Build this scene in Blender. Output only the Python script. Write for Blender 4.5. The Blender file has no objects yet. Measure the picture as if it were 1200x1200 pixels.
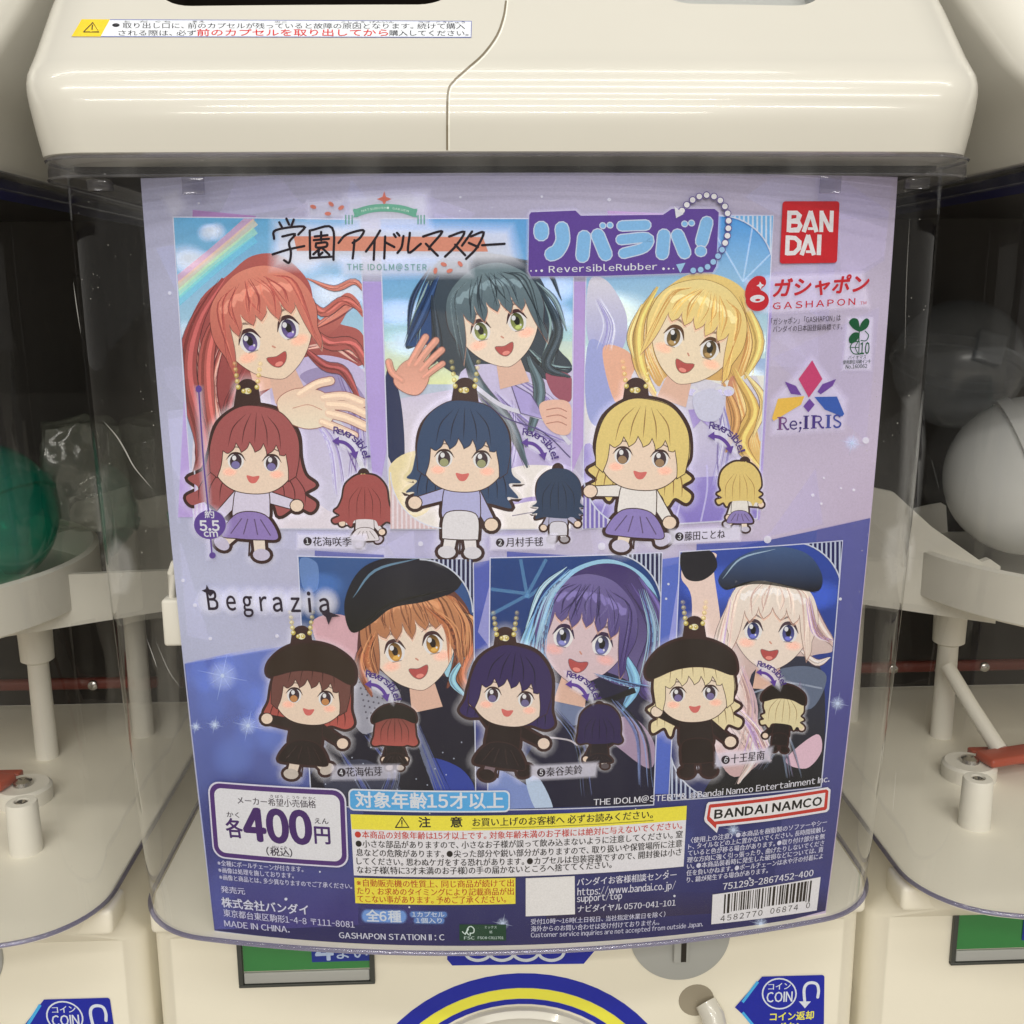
import bpy, bmesh, math, random
import numpy as np
from mathutils import Vector, Matrix, noise
from mathutils.geometry import tessellate_polygon
from mathutils.bvhtree import BVHTree
random.seed(7)
scene = bpy.context.scene
COL = scene.collection

# ------------------------------------------------------------------ camera
Z0 = 0.55                       # height of the poster's top edge above the counter
FPX = 1250.0                    # focal length in pixels of the 1200 px photograph
CAM = np.array([-0.02002, -0.35713, Z0 - 0.03673])
YAW, PITCH, ROLL = 0.04061, 0.20561, 0.00603
R_P, K_P, H_P, W_P = 0.5251, 0.30, 0.29412, 0.257   # poster: bend radius, lower recession, height, width


def cam_axes():
    cy, sy = math.cos(YAW), math.sin(YAW)
    cp, sp = math.cos(PITCH), math.sin(PITCH)
    cr, sr = math.cos(ROLL), math.sin(ROLL)
    f = np.array([sy * cp, cy * cp, -sp])
    r = np.array([cy, -sy, 0.0])
    d = np.cross(f, r)
    return cr * r + sr * d, -sr * r + cr * d, f


RX, DN, FW = cam_axes()
cam_d = bpy.data.cameras.new('camera')
cam_o = bpy.data.objects.new('camera', cam_d)
COL.objects.link(cam_o)
m = Matrix.Identity(4)
for i in range(3):
    m[i][0], m[i][1], m[i][2], m[i][3] = RX[i], -DN[i], -FW[i], CAM[i]
cam_o.matrix_world = m
cam_d.sensor_width = 36.0
cam_d.lens = 36.0 * FPX / 1200.0
cam_d.clip_start = 0.02
cam_d.clip_end = 60.0
scene.camera = cam_o

# ------------------------------------------------------------------ world, lamps, exposure
w = bpy.data.worlds.new('World')
scene.world = w
w.use_nodes = True
bg = w.node_tree.nodes['Background']
bg.inputs['Color'].default_value = (1.0, 0.96, 0.89, 1)
bg.inputs['Strength'].default_value = 0.24
scene.view_settings.view_transform = 'Standard'
scene.view_settings.look = 'None'
scene.view_settings.gamma = 1.0
scene.view_settings.exposure = 0.13
scene.view_settings.use_curve_mapping = False
scene.cycles.transparent_max_bounces = 64     # many printed layers and clear walls lie in front of one another
scene.cycles.max_bounces = 10


def strip_lamp(x, y, z, lx, ly, power, tilt=0.0):
    l = bpy.data.lights.new('ceiling_tube', 'AREA')
    l.shape = 'RECTANGLE'
    l.size, l.size_y = lx, ly
    l.energy = power
    l.color = (1.0, 0.965, 0.885)
    o = bpy.data.objects.new('ceiling_tube', l)
    COL.objects.link(o)
    o.location = (x, y, z)
    o.rotation_euler = (tilt, 0, 0)
    return o


# fluorescent rows of the shop ceiling, parallel to the row of machines
strip_lamp(-0.5, 0.30, 2.3, 2.2, 0.05, 4)
strip_lamp(0.5, -0.35, 2.3, 2.4, 0.05, 8)
strip_lamp(-0.35, -0.95, 2.3, 2.4, 0.05, 13)
strip_lamp(0.35, -1.7, 2.3, 2.4, 0.06, 20)
strip_lamp(-0.3, -2.7, 2.3, 2.4, 0.06, 34)
strip_lamp(0.4, -4.0, 2.3, 3.4, 0.06, 70)
strip_lamp(-0.2, -5.6, 2.3, 3.4, 0.06, 110)


# ------------------------------------------------------------------ colours and materials
def lin1(c):
    c = c / 255.0
    return c / 12.92 if c <= 0.04045 else ((c + 0.055) / 1.055) ** 2.4


ILL = (0.83, 0.785, 0.72)        # how bright a white sheet stands under the lamps


def ink(c, k=1.0):
    g = sum(c) / 3.0
    c = [v * 0.95 + g * 0.05 for v in c]
    c = [max(0.004, (lin1(v) - 0.012) * k / ILL[i]) for i, v in enumerate(c)]      # 0.012: sheen of the clear cover
    top = max(c)
    return tuple(v * min(1.0, 0.9 / top) for v in c)


def new_mat(name, col=(0.8, 0.8, 0.8), rough=0.4, metal=0.0, spec=0.5, coat=0.0, bump=0.0, bscale=400.0, var=0.0):
    mt = bpy.data.materials.new(name)
    mt.use_nodes = True
    nt = mt.node_tree
    b = nt.nodes['Principled BSDF']
    b.inputs['Base Color'].default_value = (*col, 1)
    b.inputs['Roughness'].default_value = rough
    b.inputs['Metallic'].default_value = metal
    b.inputs['Specular IOR Level'].default_value = spec
    b.inputs['Coat Weight'].default_value = coat
    b.inputs['Coat Roughness'].default_value = 0.05
    if bump or var:
        tc = nt.nodes.new('ShaderNodeTexCoord')
        n = nt.nodes.new('ShaderNodeTexNoise')
        n.inputs['Scale'].default_value = bscale
        n.inputs['Detail'].default_value = 4
        nt.links.new(tc.outputs['Object'], n.inputs['Vector'])
        if bump:
            bp = nt.nodes.new('ShaderNodeBump')
            bp.inputs['Strength'].default_value = bump
            bp.inputs['Distance'].default_value = 0.001
            nt.links.new(n.outputs['Fac'], bp.inputs['Height'])
            nt.links.new(bp.outputs['Normal'], b.inputs['Normal'])
        if var:
            n2 = nt.nodes.new('ShaderNodeTexNoise')
            n2.inputs['Scale'].default_value = 22
            n2.inputs['Detail'].default_value = 6
            nt.links.new(tc.outputs['Object'], n2.inputs['Vector'])
            mx = nt.nodes.new('ShaderNodeMix')
            mx.data_type = 'RGBA'
            mx.inputs[6].default_value = (*[c * (1 - var) for c in col], 1)
            mx.inputs[7].default_value = (*[min(1, c * (1 + var)) for c in col], 1)
            nt.links.new(n2.outputs['Fac'], mx.inputs[0])
            nt.links.new(mx.outputs[2], b.inputs['Base Color'])
    return mt


def clear_mat(name, tint=(0.94, 0.94, 0.95), rough=0.03, haze=0.0, ior=1.45, hazecol=(0.7, 0.7, 0.7), scratch=0.0, streak=0.0):
    mt = bpy.data.materials.new(name)
    mt.use_nodes = True
    nt = mt.node_tree
    for n in list(nt.nodes):
        nt.nodes.remove(n)
    out = nt.nodes.new('ShaderNodeOutputMaterial')
    tr = nt.nodes.new('ShaderNodeBsdfTransparent')
    tr.inputs['Color'].default_value = (*tint, 1)
    gl = nt.nodes.new('ShaderNodeBsdfGlossy')
    gl.inputs['Roughness'].default_value = rough
    gl.inputs['Color'].default_value = (1, 1, 1, 1)
    # Schlick's reflectance, the same from either side of the thin wall
    ge = nt.nodes.new('ShaderNodeNewGeometry')
    dt = nt.nodes.new('ShaderNodeVectorMath')
    dt.operation = 'DOT_PRODUCT'
    nt.links.new(ge.outputs['Normal'], dt.inputs[0])
    nt.links.new(ge.outputs['Incoming'], dt.inputs[1])

    def mth(op, a, b=None, c=None):
        n = nt.nodes.new('ShaderNodeMath')
        n.operation = op
        for i, v in enumerate((a, b, c)):
            if v is None:
                continue
            if isinstance(v, (int, float)):
                n.inputs[i].default_value = v
            else:
                nt.links.new(v, n.inputs[i])
        return n.outputs[0]
    r0 = ((ior - 1) / (ior + 1)) ** 2 * 1.25
    fac = mth('MULTIPLY_ADD', mth('POWER', mth('SUBTRACT', 1.0, mth('ABSOLUTE', dt.outputs['Value'])), 5.0), 1 - r0, r0)
    mx = nt.nodes.new('ShaderNodeMixShader')
    nt.links.new(fac, mx.inputs['Fac'])
    nt.links.new(mx.outputs['Shader'], out.inputs['Surface'])
    nt.links.new(gl.outputs['BSDF'], mx.inputs[2])
    tc = nt.nodes.new('ShaderNodeTexCoord')
    bn = nt.nodes.new('ShaderNodeTexNoise')
    bn.inputs['Scale'].default_value = 14
    bn.inputs['Detail'].default_value = 2
    nt.links.new(tc.outputs['Object'], bn.inputs['Vector'])
    bp = nt.nodes.new('ShaderNodeBump')
    bp.inputs['Strength'].default_value = 0.25
    bp.inputs['Distance'].default_value = 0.004
    nt.links.new(bn.outputs['Fac'], bp.inputs['Height'])
    nt.links.new(bp.outputs['Normal'], gl.inputs['Normal'])
    last = tr
    if haze or scratch:
        df = nt.nodes.new('ShaderNodeBsdfDiffuse')
        df.inputs['Color'].default_value = (*hazecol, 1)
        hm = nt.nodes.new('ShaderNodeMixShader')
        nt.links.new(tr.outputs['BSDF'], hm.inputs[1])
        nt.links.new(df.outputs['BSDF'], hm.inputs[2])
        # dull film, drawn out along the height, with small scuffs
        mp = nt.nodes.new('ShaderNodeMapping')
        mp.inputs['Scale'].default_value = (1, 1, 0.08)
        nt.links.new(tc.outputs['Object'], mp.inputs['Vector'])
        sn = nt.nodes.new('ShaderNodeTexNoise')
        sn.inputs['Scale'].default_value = 90
        sn.inputs['Detail'].default_value = 5
        nt.links.new(mp.outputs['Vector'], sn.inputs['Vector'])
        rp = nt.nodes.new('ShaderNodeMapRange')
        rp.inputs['From Min'].default_value = 0.42
        rp.inputs['From Max'].default_value = 0.72
        rp.inputs['To Min'].default_value = haze
        rp.inputs['To Max'].default_value = haze + streak
        nt.links.new(sn.outputs['Fac'], rp.inputs['Value'])
        n2 = nt.nodes.new('ShaderNodeTexNoise')
        n2.inputs['Scale'].default_value = 900
        n2.inputs['Detail'].default_value = 1
        nt.links.new(tc.outputs['Object'], n2.inputs['Vector'])
        r2 = nt.nodes.new('ShaderNodeMapRange')
        r2.inputs['From Min'].default_value = 0.74
        r2.inputs['From Max'].default_value = 0.80
        r2.inputs['To Max'].default_value = scratch
        nt.links.new(n2.outputs['Fac'], r2.inputs['Value'])
        ad = nt.nodes.new('ShaderNodeMath')
        nt.links.new(rp.outputs['Result'], ad.inputs[0])
        nt.links.new(r2.outputs['Result'], ad.inputs[1])
        nt.links.new(ad.outputs[0], hm.inputs['Fac'])
        last = hm
    nt.links.new(last.outputs[0], mx.inputs[1])
    return mt


def ink_mat(name, rough=0.5, spec=0.12):
    """print on paper: colour and coverage come from the colour attribute of each printed shape"""
    mt = bpy.data.materials.new(name)
    mt.use_nodes = True
    nt = mt.node_tree
    b = nt.nodes['Principled BSDF']
    b.inputs['Roughness'].default_value = rough
    b.inputs['Specular IOR Level'].default_value = spec
    at = nt.nodes.new('ShaderNodeAttribute')
    at.attribute_name = 'ink'
    tc = nt.nodes.new('ShaderNodeTexCoord')
    n = nt.nodes.new('ShaderNodeTexNoise')
    n.inputs['Scale'].default_value = 1500
    n.inputs['Detail'].default_value = 3
    nt.links.new(tc.outputs['Object'], n.inputs['Vector'])
    mr = nt.nodes.new('ShaderNodeMapRange')
    mr.inputs['To Min'].default_value = 0.86
    mr.inputs['To Max'].default_value = 1.14
    nt.links.new(n.outputs['Fac'], mr.inputs['Value'])
    vm = nt.nodes.new('ShaderNodeVectorMath')
    vm.operation = 'SCALE'
    nt.links.new(at.outputs['Color'], vm.inputs[0])
    nt.links.new(mr.outputs['Result'], vm.inputs['Scale'])
    nt.links.new(vm.outputs['Vector'], b.inputs['Base Color'])
    # ink that only partly covers: light crosses it twice (down to the sheet and back), so each crossing passes the square root
    tr = nt.nodes.new('ShaderNodeBsdfTransparent')
    sb = nt.nodes.new('ShaderNodeMath')
    sb.operation = 'SUBTRACT'
    sb.inputs[0].default_value = 1.0
    nt.links.new(at.outputs['Alpha'], sb.inputs[1])
    mxm = nt.nodes.new('ShaderNodeMath')
    mxm.operation = 'MAXIMUM'
    mxm.inputs[1].default_value = 0.02
    nt.links.new(sb.outputs[0], mxm.inputs[0])
    pw = nt.nodes.new('ShaderNodeMath')
    pw.operation = 'POWER'
    pw.inputs[1].default_value = -0.5
    nt.links.new(mxm.outputs[0], pw.inputs[0])
    nt.links.new(pw.outputs[0], tr.inputs['Color'])
    mix = nt.nodes.new('ShaderNodeMixShader')
    nt.links.new(at.outputs['Alpha'], mix.inputs['Fac'])
    nt.links.new(tr.outputs['BSDF'], mix.inputs[1])
    nt.links.new(b.outputs['BSDF'], mix.inputs[2])
    nt.links.new(mix.outputs['Shader'], nt.nodes['Material Output'].inputs['Surface'])
    return mt


M = {}
M['shell'] = new_mat('white_plastic', (0.665, 0.645, 0.585), 0.22, coat=0.35, var=0.03, bump=0.02, bscale=60)
M['shell_matte'] = new_mat('cream_plastic', (0.87, 0.825, 0.70), 0.42, var=0.04, bump=0.03, bscale=500)
M['hole_shadow'] = new_mat('painted_hole_shadow', (0.33, 0.29, 0.22), 0.7)  # dark tone for the shadow painted in the lever's hole
M['dark'] = new_mat('dark_plastic', (0.015, 0.0105, 0.007), 0.6, var=0.2)
M['darkgrey'] = new_mat('dark_grey_plastic', (0.05, 0.055, 0.05), 0.35, var=0.1)
M['grey'] = new_mat('grey_plastic', (0.42, 0.43, 0.42), 0.35, var=0.05)
M['navy'] = new_mat('navy_plastic', (0.012, 0.012, 0.08), 0.4)
M['nylon'] = new_mat('white_nylon', (0.80, 0.77, 0.69), 0.5, var=0.04)
M['metal'] = new_mat('steel_screw', (0.6, 0.58, 0.55), 0.25, 1.0)
M['red'] = new_mat('red_plastic', (0.40, 0.06, 0.025), 0.4)
M['dullred'] = new_mat('dull_red_plastic', (0.16, 0.03, 0.02), 0.5)
M['plate'] = new_mat('white_plate', (0.89, 0.85, 0.73), 0.4, var=0.04, bump=0.03, bscale=500)
M['paper'] = ink_mat('printed_paper')
M['decal'] = ink_mat('printed_decal', 0.25, 0.5)
M['screen'] = new_mat('green_window', (0.02, 0.22, 0.045), 0.2, coat=0.6, var=0.1)
M['cover'] = clear_mat('clear_polycarbonate', (0.965, 0.965, 0.965), 0.04, haze=0.002, scratch=0.08, streak=0.014)
M['collar'] = clear_mat('clear_collar', (0.80, 0.80, 0.84), 0.08, haze=0.02, scratch=0.2, streak=0.05)
M['rim'] = clear_mat('clear_thick_edge', (0.58, 0.58, 0.74), 0.10, haze=0.03, ior=1.6)
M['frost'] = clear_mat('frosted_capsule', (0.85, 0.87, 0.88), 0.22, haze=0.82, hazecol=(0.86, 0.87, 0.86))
M['frost_shaded'] = clear_mat('shaded_capsule', (0.80, 0.82, 0.85), 0.2, haze=0.34, hazecol=(0.5, 0.52, 0.54))  # frosted plastic again, with the shade put into a darker colour
M['green'] = clear_mat('green_capsule', (0.10, 0.62, 0.45), 0.12, haze=0.45, hazecol=(0.01, 0.30, 0.21))
M['bag'] = clear_mat('crinkled_bag', (0.85, 0.85, 0.80), 0.12, haze=0.22, hazecol=(0.42, 0.44, 0.38))
M['floor'] = new_mat('counter_laminate', (0.40, 0.37, 0.32), 0.5, var=0.08)


# ------------------------------------------------------------------ object helpers
def link(o, parent=None):
    COL.objects.link(o)
    if parent:
        o.parent = parent
    return o


def empty(name, loc, label=None, cat=None, group=None):
    o = bpy.data.objects.new(name, None)
    o.empty_display_size = 0.05
    link(o)
    o.location = loc
    if label:
        o['label'] = label
        o['category'] = cat
    if group:
        o['group'] = group
    return o


def mesh_obj(name, bm, mats, parent=None, smooth=True, angle=40):
    me = bpy.data.meshes.new(name)
    bm.normal_update()
    bm.to_mesh(me)
    bm.free()
    for mt in (mats if isinstance(mats, (list, tuple)) else [mats]):
        me.materials.append(mt)
    if smooth:
        for p in me.polygons:
            p.use_smooth = True
        me.set_sharp_from_angle(angle=math.radians(angle))
    return link(bpy.data.objects.new(name, me), parent)


def outline(hw, yf, R, xa, yb, n=26, nc=12):
    """plan of a bowed front with rounded corners; open at the back. left-back ... front ... right-back"""
    R = max(R, hw)
    ph = math.asin(min(1, xa / R))
    rc = (hw - xa) / (1 - math.sin(ph))
    pts = []
    for i in range(n + 1):
        th = -ph + 2 * ph * i / n
        pts.append((R * math.sin(th), yf + R * (1 - math.cos(th))))
    ya = yf + R * (1 - math.cos(ph))
    cxr = xa - rc * math.sin(ph)
    cyr = ya + rc * math.cos(ph)
    right = []
    for i in range(1, nc + 1):
        a = ph + (math.pi / 2 - ph) * i / nc
        right.append((cxr + rc * math.sin(a), cyr - rc * math.cos(a)))
    side = [(hw, right[-1][1] + (yb - right[-1][1]) * i / 4) for i in range(1, 5)]
    right += side
    left = [(-x, y) for x, y in right][::-1]
    return left + pts + right


def loft(levels, cap_bottom=False, cap_top=False, back=False):
    bm = bmesh.new()
    rows = []
    for pts, z in levels:
        rows.append([bm.verts.new((x, y, z)) for x, y in pts])
    for a, b in zip(rows, rows[1:]):
        n = len(a)
        for i in range(n - 1):
            bm.faces.new((a[i], a[i + 1], b[i + 1], b[i]))
        if back:
            bm.faces.new((a[-1], a[0], b[0], b[-1]))
    if cap_bottom:
        bm.faces.new(rows[0][::-1])
    if cap_top:
        bm.faces.new(rows[-1])
    return bm


def tube_bm(path, r, n=8, closed=False, bm=None):
    bm = bm or bmesh.new()
    pts = [Vector(p) for p in path]
    rings = []
    for i, p in enumerate(pts):
        a = pts[i - 1] if i else p
        b = pts[i + 1] if i < len(pts) - 1 else p
        t = (b - a).normalized()
        u = t.cross(Vector((0, 0, 1)))
        if u.length < 1e-4:
            u = t.cross(Vector((0, 1, 0)))
        u.normalize()
        v = t.cross(u)
        rr = r[i] if isinstance(r, (list, tuple)) else r
        rings.append([bm.verts.new(p + u * math.cos(2 * math.pi * k / n) * rr + v * math.sin(2 * math.pi * k / n) * rr) for k in range(n)])
    for a, b in zip(rings, rings[1:]):
        for k in range(n):
            bm.faces.new((a[k], a[(k + 1) % n], b[(k + 1) % n], b[k]))
    bm.faces.new(rings[0][::-1])
    bm.faces.new(rings[-1])
    return bm


def lathe_bm(prof, c=(0, 0, 0), n=40, axis=None, bm=None, a0=0.0, a1=2 * math.pi):
    """prof: (radius, height) pairs, turned about z (or an axis) at c"""
    bm = bm or bmesh.new()
    rot = Matrix.Identity(3)
    if axis:
        rot = Vector((0, 0, 1)).rotation_difference(Vector(axis)).to_matrix()
    full = abs(a1 - a0 - 2 * math.pi) < 1e-6
    rows = []
    for r, h in prof:
        row = []
        cnt = n if full else n + 1
        for k in range(cnt):
            a = a0 + (a1 - a0) * k / n
            row.append(bm.verts.new(rot @ Vector((r * math.cos(a), r * math.sin(a), h)) + Vector(c)))
        rows.append(row)
    for a, b in zip(rows, rows[1:]):
        cnt = len(a)
        for k in range(cnt if full else cnt - 1):
            bm.faces.new((a[k], a[(k + 1) % cnt], b[(k + 1) % cnt], b[k]))
    return bm


def box_bm(x0, x1, y0, y1, z0, z1, bev=0.0, bm=None):
    b2 = bmesh.new()
    bmesh.ops.create_cube(b2, size=1)
    for v in b2.verts:
        v.co = Vector(((x0 + x1) / 2 + v.co.x * (x1 - x0), (y0 + y1) / 2 + v.co.y * (y1 - y0), (z0 + z1) / 2 + v.co.z * (z1 - z0)))
    if bev:
        bmesh.ops.bevel(b2, geom=b2.edges[:], offset=bev, segments=3, affect='EDGES', profile=0.5)
    if bm is None:
        return b2
    tmp = bpy.data.meshes.new('tmp')
    b2.to_mesh(tmp)
    b2.free()
    bm.from_mesh(tmp)
    bpy.data.meshes.remove(tmp)
    return bm


def copy_tree(o, parent=None):
    c = o.copy()
    COL.objects.link(c)
    c.parent = parent
    for ch in list(o.children):
        copy_tree(ch, c)
    return c


# ------------------------------------------------------------------ pixels to rays and surfaces
def rays(px):
    px = np.asarray(px, float)
    return FW[None, :] + ((px[:, 0:1] - 600) / FPX) * RX[None, :] + ((px[:, 1:2] - 600) / FPX) * DN[None, :]


def at_y(x, y, Y):
    d = rays([(x, y)])[0]
    l = (Y - CAM[1]) / d[1]
    return Vector(CAM + l * d)


def at_z(x, y, Z):
    d = rays([(x, y)])[0]
    l = (Z - CAM[2]) / d[2]
    return Vector(CAM + l * d)


def surf_y(X, T):
    return R_P - np.sqrt(np.maximum(R_P ** 2 - X ** 2, 1e-9)) + K_P * T * T


def px_to_st(px):
    d = rays(px)
    lam = (0.0 - CAM[1]) / d[:, 1]
    for _ in range(12):
        P = CAM + lam[:, None] * d
        Y = surf_y(P[:, 0], Z0 - P[:, 2])
        lam = lam + (Y - P[:, 1]) / d[:, 1] * 0.9
    P = CAM + lam[:, None] * d
    return np.stack([R_P * np.arcsin(np.clip(P[:, 0] / R_P, -1, 1)), Z0 - P[:, 2]], 1)


def st_to_xyz(st, lev):
    th = st[:, 0] / R_P
    t = st[:, 1]
    n = np.stack([np.sin(th), -np.cos(th), np.zeros_like(th)], 1)
    P = np.stack([R_P * np.sin(th), R_P * (1 - np.cos(th)) + K_P * t * t, Z0 - t], 1)
    return P + n * lev[:, None]


class PosterMap:
    cut = True
    grid = (0.002, 0.004)

    def to(self, px):
        return px_to_st(px)

    def xyz(self, st, lev):
        return st_to_xyz(st, lev)


class PlaneMap:
    """decals on an upright front panel at depth Y"""
    cut = False

    def __init__(self, Y):
        self.Y = Y

    def to(self, px):
        d = rays(px)
        l = (self.Y - CAM[1]) / d[:, 1]
        P = CAM + l[:, None] * d
        return np.stack([P[:, 0], -P[:, 2]], 1)

    def xyz(self, st, lev):
        return np.stack([st[:, 0], self.Y - lev, -st[:, 1]], 1)


class CastMap:
    """stickers on a modelled surface, found along the view ray and set just proud of it"""
    cut = True
    grid = (10 * 2e-4, 5 * 2e-4)

    def __init__(self, bvh):
        self.bvh = bvh

    def to(self, px):
        return np.asarray(px, float) * 2e-4

    def xyz(self, st, lev):
        out = []
        d = rays(np.asarray(st) / 2e-4)
        for i in range(len(d)):
            h, n, _, _ = self.bvh.ray_cast(Vector(CAM), Vector(d[i]).normalized())
            if h is None:
                h, n = Vector(CAM + 0.36 * d[i]), Vector((0, -1, 0))
            if n.y > 0:
                n = -n
            out.append(h + n * float(lev[i]))
        return np.array([tuple(v) for v in out])


# ------------------------------------------------------------------ text
_cu = bpy.data.curves.new('lettering', 'FONT')
_to = bpy.data.objects.new('lettering', _cu)
COL.objects.link(_to)
_tcache = {}


def _raw(s, res):
    _cu.body = s
    _cu.resolution_u = res
    dg = bpy.context.evaluated_depsgraph_get()
    dg.update()
    e = _to.evaluated_get(dg)
    me = e.to_mesh()
    V = np.array([v.co[:2] for v in me.vertices]) if len(me.vertices) else np.zeros((0, 2))
    Fs = [tuple(p.vertices) for p in me.polygons]
    e.to_mesh_clear()
    return V, Fs


def is_cjk(s):
    return any(ord(c) > 0x2e80 for c in s)


def one_glyph(ch, res):
    """plain grotesque letters for Latin text: the full-width forms, set to their own widths"""
    key = (ch, res)
    if key not in _tcache:
        full = chr(ord(ch) + 0xFEE0) if 33 <= ord(ch) <= 126 else ch
        V, Fs = _raw(full, res)
        if ch == 'I':                       # a plain stem, without the full-width form's slabs
            hgt = _raw('Ｈ', res)[0][:, 1].max()
            V, Fs = np.array([(0.0, 0.0), (0.095, 0.0), (0.095, hgt), (0.0, hgt)]), [(0, 1, 2, 3)]
        if 'em' not in _tcache:
            w1, w2 = _raw('国', 2)[0], _raw('国国', 2)[0]
            _tcache['em'] = w2[:, 0].max() - w1[:, 0].max()
        em = _tcache['em']
        latin = ord(ch) < 0x2e80
        if len(V) and latin:
            V = V.copy()
            V[:, 0] -= V[:, 0].min()
            if ch == ch.lower() and ch.isalpha() or ch.isupper() or ch.isdigit():
                V[:, 0] *= 0.94
            if ch in '/-':
                V[:, 0] *= 0.5
            adv = V[:, 0].max() + 0.105 * em
        elif latin:
            adv = 0.26 * em
        elif ch in '、。」)':
            adv = em * 0.72
        else:
            adv = em
        _tcache[key] = (V, Fs, adv)
    return _tcache[key]


def glyphs(s, bold=0.0, space=1.0, res=2):
    x = 0.0
    VV, FF = [], []
    n = 0
    for ch in s:
        if ch == ' ':
            x += 0.27 * _tcache.get('em', 1.0) * space
            continue
        V, Fs, adv = one_glyph(ch, res)
        em = _tcache['em']
        if len(V):
            W = V.copy()
            W[:, 0] += x
            VV.append(W)
            FF += [tuple(i + n for i in f) for f in Fs]
            n += len(V)
        x += adv + (space - 1.0) * em * 0.5
    return (np.concatenate(VV) if VV else np.zeros((0, 2))), FF


# ------------------------------------------------------------------ printed artwork
STEP = 2.5e-6
PM = PosterMap()


def smooth_closed(pts, n=6):
    out = []
    N = len(pts)
    P = [np.array(p, float) for p in pts]
    for i in range(N):
        p0, p1, p2, p3 = P[i - 1], P[i], P[(i + 1) % N], P[(i + 2) % N]
        for k in range(n):
            t = k / n
            out.append(tuple(0.5 * ((2 * p1) + (-p0 + p2) * t + (2 * p0 - 5 * p1 + 4 * p2 - p3) * t * t + (-p0 + 3 * p1 - 3 * p2 + p3) * t ** 3)))
    return out


def smooth_open(pts, n=6):
    P = [np.array(p, float) for p in pts]
    P = [2 * P[0] - P[1]] + P + [2 * P[-1] - P[-2]]
    out = []
    for i in range(1, len(P) - 2):
        p0, p1, p2, p3 = P[i - 1:i + 3]
        for k in range(n):
            t = k / n
            out.append(tuple(0.5 * ((2 * p1) + (-p0 + p2) * t + (2 * p0 - 5 * p1 + 4 * p2 - p3) * t * t + (-p0 + 3 * p1 - 3 * p2 + p3) * t ** 3)))
    out.append(tuple(P[-2]))
    return out


def grow(pts, g):
    """outline moved outwards by g, mitred at its corners"""
    P = np.array(pts, float)
    area = 0.5 * np.sum(P[:, 0] * np.roll(P[:, 1], -1) - np.roll(P[:, 0], -1) * P[:, 1])
    e1 = P - np.roll(P, 1, 0)
    e2 = np.roll(P, -1, 0) - P
    n1 = np.stack([e1[:, 1], -e1[:, 0]], 1) / np.maximum(np.linalg.norm(e1, axis=1, keepdims=True), 1e-6)
    n2 = np.stack([e2[:, 1], -e2[:, 0]], 1) / np.maximum(np.linalg.norm(e2, axis=1, keepdims=True), 1e-6)
    n = (n1 + n2) / np.maximum(1 + np.sum(n1 * n2, axis=1, keepdims=True), 0.45)
    return [tuple(p) for p in P + n * g * (1 if area > 0 else -1)]


def ell_pts(cx, cy, rx, ry, rot=0, n=28):
    c, s = math.cos(math.radians(rot)), math.sin(math.radians(rot))
    return [(cx + rx * math.cos(a) * c - ry * math.sin(a) * s, cy + rx * math.cos(a) * s + ry * math.sin(a) * c) for a in (2 * math.pi * k / n for k in range(n))]


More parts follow.
